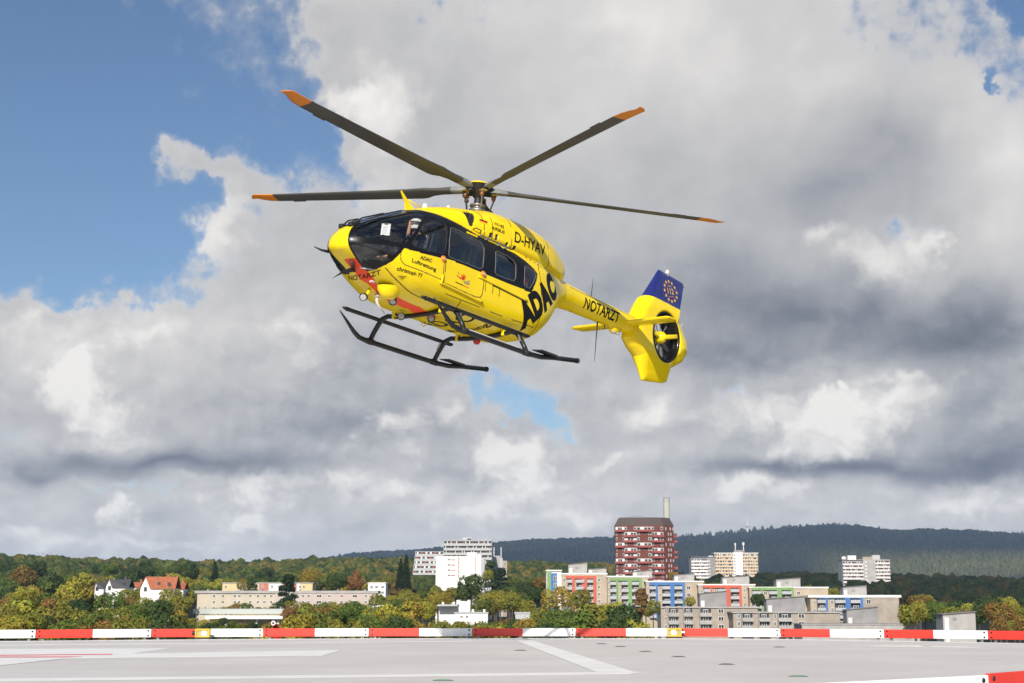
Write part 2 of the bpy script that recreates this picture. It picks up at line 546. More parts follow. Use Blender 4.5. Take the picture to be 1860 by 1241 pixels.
marking([[(0.09, 34.99), (1.10, 19.30), (1.60, 19.30), (0.50, 34.99)]], white_paint, 0.006)
# white cross with a red letter in it
marking([[(-10.6, 28.72), (-10.0, 25.2), (-6.84, 26.20), (-6.81, 29.12)]], white_paint)
marking([[(-9.9, 25.15), (-8.44, 23.5), (-3.27, 25.07), (-3.28, 28.11), (-6.80, 26.15)]], white_paint, 0.005)
marking([[(-9.5, 23.3), (-7.9, 20.9), (-7.45, 21.0), (-7.3, 23.80), (-8.5, 23.45)]], white_paint, 0.006)
marking([[(-9.3, 25.26), (-9.2, 24.88), (-7.02, 25.56), (-7.1, 25.87)]], red_paint, 0.009)
marking([[(-8.95, 24.50), (-8.8, 24.15), (-7.41, 24.28), (-7.25, 24.60)]], red_paint, 0.009)
marking([[(-11.36, 31.35), (-11.2, 31.05), (-0.92, 34.40), (-0.92, 34.66)]], white_paint)
# worn lettering seen almost edge-on by the right edge
marking([[(7.2, 31.3), (7.25, 31.1), (8.9, 30.4), (8.9, 30.6)], [(7.9, 31.35), (7.95, 31.2), (8.7, 30.9), (8.7, 31.05)],
         [(8.3, 30.5), (8.3, 30.3), (9.5, 29.6), (9.55, 29.8)], [(7.6, 30.7), (7.6, 30.55), (8.2, 30.25), (8.25, 30.4)],
         [(8.6, 30.9), (8.55, 30.75), (8.8, 30.2), (8.95, 30.3)], [(9.0, 30.7), (8.95, 30.55), (9.3, 29.95), (9.45, 30.05)]], white_paint)

# white border line along the far edge
for i in range(1, 11):
    (x0, y0), (x1, y1) = PAD[i], PAD[i + 1]
    marking([[(x0, y0 - .95), (x1, y1 - .95), (x1, y1 - .30), (x0, y0 - .30)]], white_paint)
# flush pad lights
lamp_steel = mat('flush_light_steel', (0.16, 0.165, 0.16), 0.6, 0.0)
lamp_green = mat('flush_light_green', (0.10, 0.42, 0.16), 0.2)
for i, (x, y, lab) in enumerate([
        (0.16, 27.79, 'small dark flush light in the pad left of the slanted white stripe'),
        (1.98, 32.21, 'farthest of the dark flush lights right of the slanted white stripe'),
        (2.25, 30.20, 'second farthest dark flush light right of the slanted white stripe'),
        (2.49, 27.17, 'third farthest dark flush light right of the slanted white stripe'),
        (2.81, 24.56, 'fourth farthest dark flush light right of the slanted white stripe'),
        (3.17, 21.53, 'dark flush light in the pad behind the green one'),
        (3.55, 18.10, 'flush pad light with a green lens, in front on the right'),
        (-0.81, 17.15, 'flush pad light with a green lens below the long white line'),
        (5.48, 29.83, 'small dark flush light in the right part of the pad')]):
    t = tag(empty('flush_light', (x, y, 0.0)), lab, 'pad light', 'flush lights in the landing pad')
    MB().lathe([(0.0, 0.012), (0.09, 0.012), (0.125, 0.004), (0.13, -0.02)], 20).build('steel_ring', lamp_steel, t)
    MB().lathe([(0.0, 0.018), (0.07, 0.016), (0.085, 0.0125)], 16).build('lens', lamp_green if i in (6, 7) else mat('lens_dark', (0.05, 0.055, 0.05), 0.5), t)

# ------------------------------------------------------------------ red and white barrier boards
b_red = mat('barrier_red', (0.72, 0.045, 0.03), 0.42, var=0.06, scale=1.5, bump=0.03)
b_white = mat('barrier_white', (0.82, 0.82, 0.82), 0.42, var=0.05, scale=2.0, bump=0.03)
b_bolt = mat('barrier_bolt', (0.015, 0.015, 0.016), 0.5)
b_steel = mat('galvanised_steel', (0.38, 0.39, 0.40), 0.45, 0.8, var=0.15)
JX = [(-145, 34.8), (65, 35.7), (275, 36.6), (478, 37.2), (670, 37.6), (858, 37.7), (1046, 37.7), (1234, 37.6), (1418, 37.0), (1606, 35.9), (1795, 34.5), (1985, 33.0)]
JOINTS = [((x - 930) / 2583.0 * y / 1.021, y) for x, y in JX]
ORD = ['leftmost', 'second', 'third', 'fourth', 'fifth', 'sixth', 'seventh', 'eighth', 'ninth', 'tenth', 'eleventh', 'twelfth']
def barrier_board(a, b, z0, z1, label, group, first_red=True, split=0.485):
    a = Vector((a[0], a[1], 0)); b = Vector((b[0], b[1], 0))
    L = (b - a).length
    t = tag(empty('barrier_board', a, atan2(b.y - a.y, b.x - a.x)), label, 'barrier board', group)
    s = L * split
    MB().bevbox(0.008, s, -0.022, 0.022, z0, z1, 0.006).build('red_panel' if first_red else 'white_panel', b_red if first_red else b_white, t)
    MB().bevbox(s + 0.001, L - 0.008, -0.022, 0.022, z0, z1, 0.006).build('white_panel' if first_red else 'red_panel', b_white if first_red else b_red, t)
    for x in (0.085, L - 0.085):
        for z in (z0 + 0.045, z1 - 0.045):
            MB().lathe([(0.0, 0.0), (0.02, 0.0), (0.024, -0.005), (0.024, -0.02)], 10, 0,
                       Matrix.Translation((x, -0.030, z)) @ Matrix.Rotation(radians(90), 4, 'X')).build('bolt', b_bolt, t)
    for x in (0.16, L - 0.16):
        MB().box(x - 0.03, x + 0.03, 0.0225, 0.07, -0.42, z1 - 0.03).build('post', b_steel, t)
    return t
for i in range(len(JOINTS) - 1):
    lab = '%s red and white barrier board from the left along the far pad edge' % ORD[i]
    if i == 0: lab = 'leftmost red and white barrier board, cut off by the picture edge'
    if i == len(JOINTS) - 2: lab = 'rightmost red and white barrier board of the far pad edge'
    barrier_board(JOINTS[i], JOINTS[i + 1], 0.045, 0.250, lab, 'barrier boards along the far pad edge')
na, nb, nc = (1.05, 10.75), (4.27, 13.12), (7.1, 16.0)
barrier_board(na, nb, 0.05, 0.262, 'white board of the near barrier, blurred at the bottom right', 'boards of the near barrier', first_red=True, split=0.30)
barrier_board(nb, nc, 0.05, 0.274, 'red board of the near barrier in the bottom right corner', 'boards of the near barrier', first_red=True, split=0.5)

# ------------------------------------------------------------------ perimeter floodlights
f_yellow = mat('floodlight_yellow', (0.62, 0.38, 0.02), 0.4, var=0.05)
f_black = mat('floodlight_black', (0.02, 0.02, 0.021), 0.6)
f_glass = mat('floodlight_reflector', (0.40, 0.33, 0.16), 0.35, 0.5)
f_lit = bpy.data.materials.new('floodlight_lamp'); f_lit.use_nodes = True
_n = NT(f_lit.node_tree); _e = _n.new('ShaderNodeEmission'); _e.inputs[0].default_value = (1.0, 0.97, 0.88, 1); _e.inputs[1].default_value = 9.0
_n.l.new(_e.outputs[0], _n.n['Material Output'].inputs[0])
def floodlight(x, y, label, mirror):
    t = tag(empty('floodlight', (x, y, 0.0)), label, 'floodlight', 'floodlights at the pad edge')
    t.scale = (.86, .86, .86)
    MB().bevbox(-0.24, 0.24, -0.14, 0.12, 0.0, 0.045, 0.01).build('base', f_black, t)
    h = MB()
    h.bevbox(-0.21, 0.21, -0.06, 0.10, 0.05, 0.30, 0.02)
    h.bevbox(-0.215, 0.215, -0.115, -0.055, 0.25, 0.30, 0.012)
    h.bevbox(-0.215, 0.215, -0.115, -0.055, 0.05, 0.09, 0.012)
    h.bevbox(0.17, 0.215, -0.113, -0.055, 0.085, 0.255, 0.012)
    h.bevbox(-0.215, -0.17, -0.113, -0.055, 0.085, 0.255, 0.012)
    h.build('housing', f_yellow, t)
    MB().box(-0.168, 0.168, -0.072, -0.062, 0.092, 0.248).build('reflector', f_glass, t)
    cx_ = -0.02 if mirror else 0.05
    MB().bevbox(cx_ - 0.06, cx_ + 0.06, -0.092, -0.074, 0.125, 0.22, 0.015).build('lamp', f_lit, t)
    s = 0.27 if mirror else -0.27
    MB().tube([(s * 0.8, 0.0, 0.175), (s * 1.15, 0.0, 0.175)], [0.05, 0.065], 14).build('connector', b_steel if mirror else f_black, t)
    return t
floodlight(-7.78, 36.55, 'lit yellow floodlight at the pad edge on the left', False)
floodlight(4.17, 37.35, 'lit yellow floodlight at the pad edge right of the middle', True)

# ------------------------------------------------------------------ red fire monitor behind the barrier
m_red = mat('fire_monitor_red', (0.60, 0.03, 0.025), 0.35, var=0.08)
fm = tag(empty('fire_monitor', (-6.25, 38.6, -0.82)), 'red fire monitor with a pale nozzle standing behind the barrier', 'fire monitor')
MB().tube([(0, 0, -0.6), (0, 0, 0.75)], 0.07, 12).build('riser_pipe', m_red, fm)
MB().tube([(-0.30, 0, 0.93), (-0.12, -0.02, 0.93)], [0.10, 0.10], 14).build('valve_wheel', m_red, fm)
MB().tube([(0.10, 0, 0.98), (0.22, 0, 0.98)], [0.09, 0.08], 14).build('valve_wheel', m_red, fm)
MB().tube([(0, 0, 0.74), (0, -0.04, 0.95), (-0.02, -0.16, 1.12), (-0.03, -0.32, 1.16)], [0.08, 0.085, 0.075, 0.06], 12).build('swivel_pipe', m_red, fm)
MB().lathe([(0.02, 0.0), (0.03, 0.01), (0.055, 0.12), (0.06, 0.15), (0.035, 0.15), (0.03, 0.05)], 16, 0,
           Matrix.Translation((-0.03, -0.32, 1.17)) @ Matrix.Rotation(radians(80), 4, 'X')).build('nozzle', mat('nozzle_pale', (0.6, 0.58, 0.56), 0.4), fm)

# ------------------------------------------------------------------ terrain: valley, wooded ridge, far hills
def pix_az(x): return math.degrees(math.atan2((x - 930) / 2583.0, 1.02))
RIDGE = [(-1500, 1030), (-100, 1022), (0, 1024), (200, 1027), (400, 1031), (560, 1026), (700, 1024), (900, 1030), (1100, 1032), (1250, 1052), (1450, 1052), (1650, 1056), (1860, 1060), (3300, 1070)]
HILLS = [(-1500, 1060), (400, 1040), (600, 1012), (640, 1006), (750, 1001), (860, 995), (960, 986), (1060, 982), (1150, 980), (1240, 978), (1320, 977), (1380, 970), (1460, 963), (1520, 962), (1570, 966), (1640, 977), (1700, 974), (1780, 977), (1860, 980), (2100, 986), (3300, 1020)]
rg_a = np.array([pix_az(x) for x, _ in RIDGE]); rg_h = np.array([(1095 - y) / 2583.0 for _, y in RIDGE])
hl_a = np.array([pix_az(x) for x, _ in HILLS]); hl_h = np.array([(1095 - y) / 2583.0 for _, y in HILLS])
R_RIDGE, R_HILL = 1500.0, 7200.0
def sstep(a, b, x):
    t = np.clip((x - a) / (b - a), 0, 1)
    return t * t * (3 - 2 * t)
def vnoise(x, y, seed=0):
    """smooth value noise"""
    xi = np.floor(x).astype(np.int64); yi = np.floor(y).astype(np.int64)
    fx = x - xi; fy = y - yi
    fx = fx * fx * (3 - 2 * fx); fy = fy * fy * (3 - 2 * fy)
    def h(a, b):
        n = (a * 374761393 + b * 668265263 + seed * 1274126177) & 0x7fffffff
        n = ((n ^ (n >> 13)) * 1274126177) & 0x7fffffff
        return ((n ^ (n >> 16)) & 0xffff) / 65535.0
    return (h(xi, yi) * (1 - fx) + h(xi + 1, yi) * fx) * (1 - fy) + (h(xi, yi + 1) * (1 - fx) + h(xi + 1, yi + 1) * fx) * fy
def ground_z(X, Y):
    X = np.asarray(X, float); Y = np.asarray(Y, float)
    r = np.hypot(X, Y); a = np.degrees(np.arctan2(X, Y))
    ridge = np.interp(a, rg_a, rg_h) * R_RIDGE - 13.0
    hill = np.interp(a, hl_a, hl_h) * R_HILL - 10.0
    z = -24.0 + 3.0 * vnoise(X / 160, Y / 160, 3) + 8 * sstep(150, 700, r)
    z = z + (ridge - (-14)) * sstep(650, R_RIDGE, r)
    z = z - (ridge + 4) * 0.55 * sstep(R_RIDGE, 3000, r)
    k = sstep(3400, R_HILL, r)
    z = z * (1 - k) + hill * k
    z = z - 0.35 * hill * sstep(R_HILL, 11000, r)
    z = z + (vnoise(X / 900, Y / 900, 9) - 0.5) * 70 * sstep(3000, 5200, r) * (1 - sstep(6200, R_HILL, r))
    return z

def terrain_material():
    m = bpy.data.materials.new('wooded_land'); m.use_nodes = True
    N = NT(m.node_tree); bs = N.n['Principled BSDF']
    g = N.new('ShaderNodeNewGeometry').outputs['Position']
    def sc(s):
        mp = N.new('ShaderNodeMapping'); N.l.new(g, mp.inputs[0]); mp.inputs[3].default_value = (s, s, 0); return mp.outputs[0]
    n1 = N.noise(sc(0.0011), 1.0, 5, 0.55)
    n2 = N.noise(sc(0.02), 1.0, 5, 0.7)
    n3 = N.noise(sc(0.09), 1.0, 3, 0.6)
    col = N.mix(N.ramp(n1, 0.46, 0.62), (0.010, 0.017, 0.015, 1), (0.028, 0.034, 0.020, 1))  # lowered woodland tones also put cloud shadow into the hill colour
    col = N.mix(N.math('MULTIPLY', N.ramp(n2, 0.50, 0.70), 0.25), col, (0.050, 0.045, 0.022, 1))
    sx = N.new('ShaderNodeSeparateXYZ'); N.l.new(g, sx.inputs[0])
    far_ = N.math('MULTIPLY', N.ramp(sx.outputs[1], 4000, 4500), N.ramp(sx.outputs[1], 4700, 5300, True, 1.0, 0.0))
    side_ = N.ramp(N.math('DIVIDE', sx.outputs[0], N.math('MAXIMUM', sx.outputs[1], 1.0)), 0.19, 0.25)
    lit = N.math('MULTIPLY', N.math('MULTIPLY', far_, side_), N.ramp(n1, 0.20, 0.42))  # sunlit hillside strip painted in as paler meadow colour
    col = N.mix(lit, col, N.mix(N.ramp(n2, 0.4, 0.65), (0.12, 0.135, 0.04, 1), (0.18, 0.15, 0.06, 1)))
    col = N.mix(N.math('MULTIPLY', N.ramp(n3, 0.35, 0.65), 0.6), col, (0.010, 0.016, 0.012, 1))
    N.l.new(col, bs.inputs['Base Color'])
    bs.inputs['Roughness'].default_value = 0.95
    bs.inputs['Specular IOR Level'].default_value = 0.1
    return m
ra = np.concatenate([np.linspace(60, 900, 40), np.linspace(920, 3000, 70), np.geomspace(3050, 13500, 170)])
aa = np.concatenate([np.linspace(-75, -26, 50), np.arange(-25, 25.01, 0.055), np.linspace(26, 75, 50)])
RR, AA = np.meshgrid(ra, np.radians(aa), indexing='ij')
TX, TY = RR * np.sin(AA), RR * np.cos(AA)
TZ = ground_z(TX, TY)
TZ = TZ + rng.uniform(-1, 1, TZ.shape) * np.where(RR > 3000, 5.5, 0.0) + (vnoise(TX / 26, TY / 26, 5) - 0.5) * np.where(RR > 2800, 16.0, 0.0)
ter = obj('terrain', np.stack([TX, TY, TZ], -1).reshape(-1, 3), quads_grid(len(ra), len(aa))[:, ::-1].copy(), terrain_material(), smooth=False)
setting(ter, 'structure')

# ================================================================== the town
KX = 1.0 / 2583.0 / 1.0167
KZ = 0.967 / 2583.0
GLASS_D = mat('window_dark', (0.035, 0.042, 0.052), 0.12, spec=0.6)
FRAME_W = mat('window_frame_white', (0.74, 0.74, 0.72), 0.5)
C_BEIGE = mat('wall_beige', (0.40, 0.335, 0.255), 0.85, var=0.10, scale=0.25)
C_BROWNG = mat('wall_grey_brown', (0.33, 0.285, 0.24), 0.9, var=0.12, scale=0.3)
C_CONC = mat('wall_concrete', (0.36, 0.35, 0.34), 0.9, var=0.14, scale=0.3)
C_CONCD = mat('wall_concrete_dark', (0.25, 0.245, 0.25), 0.9, var=0.14, scale=0.3)
C_WHITE = mat('wall_white', (0.76, 0.75, 0.73), 0.8, var=0.05, scale=0.3)
C_CREAM = mat('wall_cream', (0.50, 0.44, 0.35), 0.85, var=0.06, scale=0.3)
C_RED = mat('facade_red', (0.50, 0.10, 0.06), 0.7, var=0.08, scale=0.4)
C_GREEN = mat('facade_green', (0.17, 0.30, 0.11), 0.7, var=0.08, scale=0.4)
C_BLUE = mat('facade_blue', (0.05, 0.15, 0.38), 0.7, var=0.08, scale=0.4)
C_PARA = mat('balcony_grey', (0.40, 0.41, 0.44), 0.75, var=0.06, scale=0.5)
C_ROOF = mat('flat_roof', (0.16, 0.155, 0.15), 0.9, var=0.2)
C_BRICK = mat('tower_brown', (0.135, 0.040, 0.032), 0.8, var=0.15, scale=0.3)
C_BRED = mat('tower_balcony_red', (0.27, 0.060, 0.050), 0.7, var=0.08)
C_TILE = mat('roof_tile_red', (0.36, 0.115, 0.055), 0.85, var=0.2, scale=0.8)
C_SLATE = mat('roof_slate', (0.060, 0.062, 0.072), 0.7, var=0.2)
C_YEL = mat('wall_pale_yellow', (0.60, 0.48, 0.26), 0.8, var=0.05)
C_SALM = mat('wall_salmon', (0.45, 0.17, 0.12), 0.8, var=0.06)
C_GREY = mat('wall_pale_grey', (0.42, 0.43, 0.44), 0.8, var=0.06)
C_ORNG = mat('panel_apricot', (0.60, 0.46, 0.32), 0.8, var=0.05)

class Bld:
    """a building placed at a distance; its front is laid out along local x, heights in metres above its base"""
    def __init__(self, name, label, x0, Y, base, yaw=0.0, cat='building', group=None):
        self.Y, self.x0, self.base = Y, x0, base
        self.o = tag(empty(name, ((x0 - 930) * KX * Y, Y, base), radians(yaw)), label, cat, group)
        self.c = max(0.3, cos(radians(yaw)))
    def X(self, px): return (px - self.x0) * KX * self.Y / self.c
    def Z(self, py): return 0.9 + (1095 - py) * KZ * self.Y - self.base
    def box(self, name, px0, px1, py0, py1, y0, y1, m, parent=None):
        """photo-side extents: px left/right, py top/bottom; y0..y1 depth behind the front plane"""
        return MB().box(self.X(px0), self.X(px1), y0, y1, self.Z(py1) if py1 is not None else 0.0, self.Z(py0)).build(name, m, parent or self.o)
    def win(self, px0, px1, py0, py1, y=0.0, parent=None, mull=1):
        """window: pane set in a white frame with a mullion"""
        a, b, zl, zh = self.X(px0), self.X(px1), self.Z(py1), self.Z(py0)
        t = min(0.12, (b - a) * .12)
        w = MB().box(a, b, y - .05, y - .012, zl, zh).build('window', FRAME_W, parent or self.o)
        n = mull + 1
        for k in range(n):
            u0 = a + t + (b - a - t) * k / n; u1 = a + (b - a - t) * (k + 1) / n
            MB().box(u0, u1, y - .075, y - .051, zl + t, zh - t).build('pane', GLASS_D, w)
        return w
    def roof(self, px0, px1, py, depth, over=0.25, h=0.5, m=None):
        z = self.Z(py)
        p = MB().box(self.X(px0) - over, self.X(px1) + over, -over, depth + over, z - h, z).build('parapet', m or C_WHITE, self.o)
        MB().box(self.X(px0) + .3, self.X(px1) - .3, .3, depth - .3, z - .02, z + .02).build('roof', C_ROOF, p)
        return p

def loggias(b, px0, px1, bays, py_top, floor_px, n, colour, pillar, y=0.0, band=5):
    """coloured frame with stacked balconies, their recess shade painted as dark panels; bays = list of (left, right) in photo x"""
    b.box('coloured_band', px0, px1, py_top, py_top + band, y - .75, y + .2, colour)
    for a, c in pillar:
        b.box('coloured_pillar', a, c, py_top + band, py_top + floor_px * n + 3, y - .75, y + .2, colour)
    for i in range(n):
        t = py_top + floor_px * i
        for a, c in bays:
            v = b.box('painted_loggia_shade', a, c, t + (band if i == 0 else 0), t + floor_px, y - .012, y + .1, GLASS_D)  # flat dark panel painted in for the shade of a recessed loggia
            b.win(a + (c - a) * .35, a + (c - a) * .92, t + band * .6 + 1.2, t + floor_px - 2.5, y - .02)
            b.box('balcony_slab', a, c, t + floor_px - 1.0, t + floor_px - .2, y - 1.3, y, C_CONC)
            b.box('balcony_parapet', a - .3, c + .3, t + floor_px - 6.0, t + floor_px - .6, y - 1.42, y - 1.3, C_PARA)

GZ = -17.0
# ---- coloured balcony blocks, left to right
b = Bld('apartment_block', 'apartment block with green and blue end stripes and red balconies', 993, 570, GZ, 0)
b.box('wall', 1020, 1103, 1042, None, 0, 14, C_BEIGE)
b.box('end_wall', 993, 1020, 1036, None, 0.5, 14, C_WHITE)
b.box('green_stripe', 994, 1001, 1037, None, -.4, .48, C_GREEN)
b.box('blue_stripe', 1001, 1012, 1041, None, -.4, .48, C_BLUE)
for k in range(4): b.win(1006, 1012, 1046 + 13 * k, 1054 + 13 * k, -.41)
b.roof(1020, 1103, 1041, 14); b.roof(993, 1020, 1035, 13.5)
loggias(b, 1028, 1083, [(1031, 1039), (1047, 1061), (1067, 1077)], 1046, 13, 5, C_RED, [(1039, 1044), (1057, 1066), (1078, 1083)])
for k in range(5): b.win(1086, 1091, 1050 + 13 * k, 1056.5 + 13 * k); b.win(1023, 1027, 1050 + 13 * k, 1057 + 13 * k)
b = Bld('apartment_block', 'apartment block with green balcony frames between the red and blue ones', 1104, 566, GZ, 0)
b.box('wall', 1104, 1178, 1047, None, 0, 14, C_BEIGE); b.roof(1104, 1178, 1046, 14)
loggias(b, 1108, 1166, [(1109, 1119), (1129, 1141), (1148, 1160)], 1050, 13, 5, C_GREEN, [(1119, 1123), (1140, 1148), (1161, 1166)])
for k in range(5): b.win(1105, 1108, 1054 + 13 * k, 1061 + 13 * k); b.win(1126, 1129, 1054 + 13 * k, 1061 + 13 * k); b.win(1169, 1174, 1054 + 13 * k, 1061 + 13 * k)
b = Bld('apartment_block', 'apartment block with blue balcony frames left of the middle red ones', 1174, 560, GZ, 0)
b.box('wall', 1174, 1278, 1057, None, 0, 14, C_BEIGE); b.roof(1174, 1278, 1055, 14)
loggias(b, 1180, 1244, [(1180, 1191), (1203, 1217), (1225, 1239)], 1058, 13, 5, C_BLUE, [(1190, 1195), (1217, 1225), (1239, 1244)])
for k in range(5):
    b.win(1176, 1179, 1065 + 13 * k, 1071 + 13 * k); b.win(1198, 1201, 1065 + 13 * k, 1071 + 13 * k); b.win(1248, 1255, 1064 + 13 * k, 1071 + 13 * k)
b = Bld('apartment_block', 'apartment block with red balcony frames right of the blue ones', 1269, 556, GZ, 0)
b.box('wall', 1269, 1372, 1063, None, 0, 14, C_BEIGE); b.roof(1269, 1372, 1061, 14)
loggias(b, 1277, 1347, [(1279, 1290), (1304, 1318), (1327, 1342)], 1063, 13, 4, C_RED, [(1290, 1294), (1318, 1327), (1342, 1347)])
for k in range(4): b.win(1273, 1277, 1070 + 13 * k, 1077 + 13 * k); b.win(1299, 1302, 1070 + 13 * k, 1077 + 13 * k); b.win(1351, 1355, 1069 + 13 * k, 1076 + 13 * k); b.win(1361, 1365, 1075 + 13 * k, 1082 + 13 * k)
b = Bld('apartment_block', 'apartment block with green balcony frames near the right high-rise', 1362, 552, GZ, 0)
b.box('wall', 1362, 1505, 1068, None, 0, 14, C_BEIGE); b.roof(1362, 1505, 1066, 14)
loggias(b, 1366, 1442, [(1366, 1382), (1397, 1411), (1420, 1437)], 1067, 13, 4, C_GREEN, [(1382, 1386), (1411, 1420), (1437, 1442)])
for k in range(4): b.win(1388, 1394, 1074 + 13 * k, 1081 + 13 * k); b.win(1448, 1454, 1074 + 13 * k, 1081 + 13 * k)
b = Bld('apartment_block', 'rightmost apartment block with blue balcony frames and a blank end wall', 1472, 545, GZ, 0)
b.box('wall', 1472, 1567, 1083, None, 0, 14, C_BEIGE); b.box('end_wall', 1567.2, 1632, 1083, None, -.6, 14, C_BROWNG)
b.roof(1472, 1632, 1081, 14, 0.9, .9)
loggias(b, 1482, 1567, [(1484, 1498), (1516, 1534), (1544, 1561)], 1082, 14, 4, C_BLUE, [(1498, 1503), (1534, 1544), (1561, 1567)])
for k in range(4): b.win(1477, 1481, 1091 + 14 * k, 1098 + 14 * k); b.win(1509, 1514, 1090 + 14 * k, 1098 + 14 * k)
b.win(1573, 1581, 1089, 1097, -.6)
for k, z in enumerate((1098, 1114)): b.box('panel_joint', 1567.4, 1632, z, z + .4, -.63, -.59, C_CONCD)
# ---- grey blocks in front
def grey_block(label, x0, x1, py, Y, bays, wins):
    b = Bld('grey_block', label, x0, Y, GZ, 0)
    b.box('wall', x0, x1, py + 1, None, 0, 12, C_BROWNG)
    b.roof(x0, x1, py, 12, 0.5, .45, C_CONC)
    for a, c in bays:
        for i in range(3):
            t = py + 4 + 14 * i
            b.box('painted_loggia_shade', a, c, t, t + 9, -.012, .05, GLASS_D)  # dark flat sheet, painted shade in place of a real recess
            b.win(a + (c - a) * .3, a + (c - a) * .75, t + 1, t + 8, -.02)
            b.box('balcony_parapet', a - .5, c + .5, t + 7, t + 14, -1.3, -1.15, C_CONC)
            b.box('balcony_side', a - .5, a + .6, t - 2, t + 7, -1.3, 0, C_CONC)
    for a, c in wins:
        for i in range(3): b.win(a, c, py + 4 + 14 * i, py + 12 + 14 * i)
    return b
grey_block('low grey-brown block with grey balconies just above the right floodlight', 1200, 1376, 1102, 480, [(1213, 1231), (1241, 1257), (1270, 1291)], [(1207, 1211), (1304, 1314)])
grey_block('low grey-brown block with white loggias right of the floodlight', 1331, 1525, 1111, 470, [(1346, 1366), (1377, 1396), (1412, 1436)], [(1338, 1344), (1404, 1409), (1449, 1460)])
# ---- penthouses with mono-pitch roofs, one for each stair
def penthouse(x0, x1, y0, y1, Y, label, dark=False, door=True):
    b = Bld('roof_penthouse', label, x0, Y, 0.9 + (1095 - y1) * KZ * Y, 0, 'roof hut', 'concrete huts on the flat roofs')
    h = b.Z(y0); w = b.X(x1); m = C_CONCD if dark else C_CONC
    hl = h * .82
    MB().add([(0, 0, 0), (w, 0, 0), (w, 0, h), (0, 0, hl), (0, 5, 0), (w, 5, 0), (w, 5, h), (0, 5, hl)], [(0, 1, 2, 3), (5, 4, 7, 6), (4, 0, 3, 7), (1, 5, 6, 2), (0, 4, 5, 1), (3, 2, 6, 7)]).build('wall', m, b.o)
    MB().add([(-.2, -.3, hl), (w + .2, -.3, h), (w + .2, 5.2, h), (-.2, 5.2, hl), (-.2, -.3, hl + .22), (w + .2, -.3, h + .22), (w + .2, 5.2, h + .22), (-.2, 5.2, hl + .22)],
             [(0, 3, 2, 1), (4, 5, 6, 7), (0, 1, 5, 4), (1, 2, 6, 5), (2, 3, 7, 6), (3, 0, 4, 7)]).build('roof', C_ROOF, b.o)
    if door:
        MB().box(w * .05, w * .05 + 1.1, -.06, -.005, 0.0, min(2.1, hl * .85)).build('door', C_WHITE, b.o)
        MB().box(w * .38, w * .38 + .9, -.06, -.005, hl * .5, hl * .75).build('vent', C_CONCD, b.o)
    for k in (1, 2):
        MB().box(w * k / 3 - .04, w * k / 3 + .04, -.03, -.005, 0, hl * .8).build('panel_joint', C_CONCD, b.o)
for a in [(1033, 1067, 1022, 1042, 574, 'larger concrete roof hut on the red balcony block, leftmost of all', False), (1069, 1102, 1032, 1044, 573, 'flat concrete roof hut between the red and green balcony frames', False),
          (1150, 1185, 1036, 1050, 570, 'concrete roof hut just below the brown tower', False), (1225, 1262, 1042, 1058, 564, 'concrete roof hut on the blue block right of the brown tower', False),
          (1313, 1362, 1046, 1063, 560, 'wide concrete roof hut on the right red balcony block', False), (1411, 1455, 1050, 1068, 556, 'concrete roof hut on the right green balcony block', False),
          (1532, 1575, 1064, 1083, 549, 'pale concrete roof hut in front of the right high-rise', False), (1271, 1320, 1074, 1103, 482, 'dark concrete roof hut on the low grey block, left of the red balconies', True),
          (1392, 1462, 1084, 1112, 472, 'dark concrete roof hut with a white door on the right grey block', True), (1537, 1594, 1103, 1135, 440, 'dark concrete roof hut in front of the blank end wall', True)]:
    penthouse(*a)
b = Bld('flat_roofed_building', 'long low roof edge just behind the barrier on the right', 1455, 430, GZ)
b.box('wall', 1455, 1668, 1134, None, 0, 12, C_CONC); b.roof(1455, 1668, 1133, 12, .3, .3, C_CONC)
b = Bld('stair_tower', 'lone concrete roof hut above the barrier at the far right', 1711, 300, -16, 0, 'roof hut')
w = b.X(1770); h = b.Z(1112); hl = b.Z(1117)
MB().add([(0, 0, 0), (w, 0, 0), (w, 0, h), (0, 0, hl), (0, 5, 0), (w, 5, 0), (w, 5, h), (0, 5, hl)], [(0, 1, 2, 3), (5, 4, 7, 6), (4, 0, 3, 7), (1, 5, 6, 2), (0, 4, 5, 1), (3, 2, 6, 7)]).build('wall', C_CONC, b.o)
MB().add([(-.2, -.3, hl), (w + .2, -.3, h), (w + .2, 5.2, h), (-.2, 5.2, hl), (-.2, -.3, hl + .2), (w + .2, -.3, h + .2), (w + .2, 5.2, h + .2), (-.2, 5.2, hl + .2)], [(0, 3, 2, 1), (4, 5, 6, 7), (0, 1, 5, 4), (1, 2, 6, 5), (2, 3, 7, 6), (3, 0, 4, 7)]).build('roof', C_ROOF, b.o)
b.box('door', 1714, 1721, 1122, None, -.06, -.01, C_WHITE); b.box('vent', 1729, 1736, 1122, 1127, -.06, -.01, C_CONCD)

# ---- brown octagonal tower
YT = 720.0; tb = -14.0
t = tag(empty('residential_tower', ((1176 - 930) * KX * YT, YT, tb)), 'tall brown residential tower with white windows and red balconies', 'building')
m_ = KX * YT                       # metres per photo pixel
ztop = 0.9 + (1095 - 953) * KZ * YT - tb; zcrown = 0.9 + (1095 - 938) * KZ * YT - tb
plan = [(-56, 8), (-40, -2), (-18, -7), (9, -7), (31, -2), (52, 30), (52, 62), (30, 90), (-30, 90), (-56, 60)]
plan = [(a * m_, c * m_ * .55) for a, c in plan]
MB().prism(plan, 0, ztop).build('wall', C_BRICK, t)
crown = MB(); n = len(plan)
top = [(x * .86, y * .86 + 1.5) for x, y in plan]
crown.add([(x * 1.01, y * 1.01, ztop) for x, y in plan] + [(x, y, zcrown) for x, y in top], [tuple(range(n))[::-1], tuple(range(n, 2 * n))] + [(i, (i + 1) % n, n + (i + 1) % n, n + i) for i in range(n)])
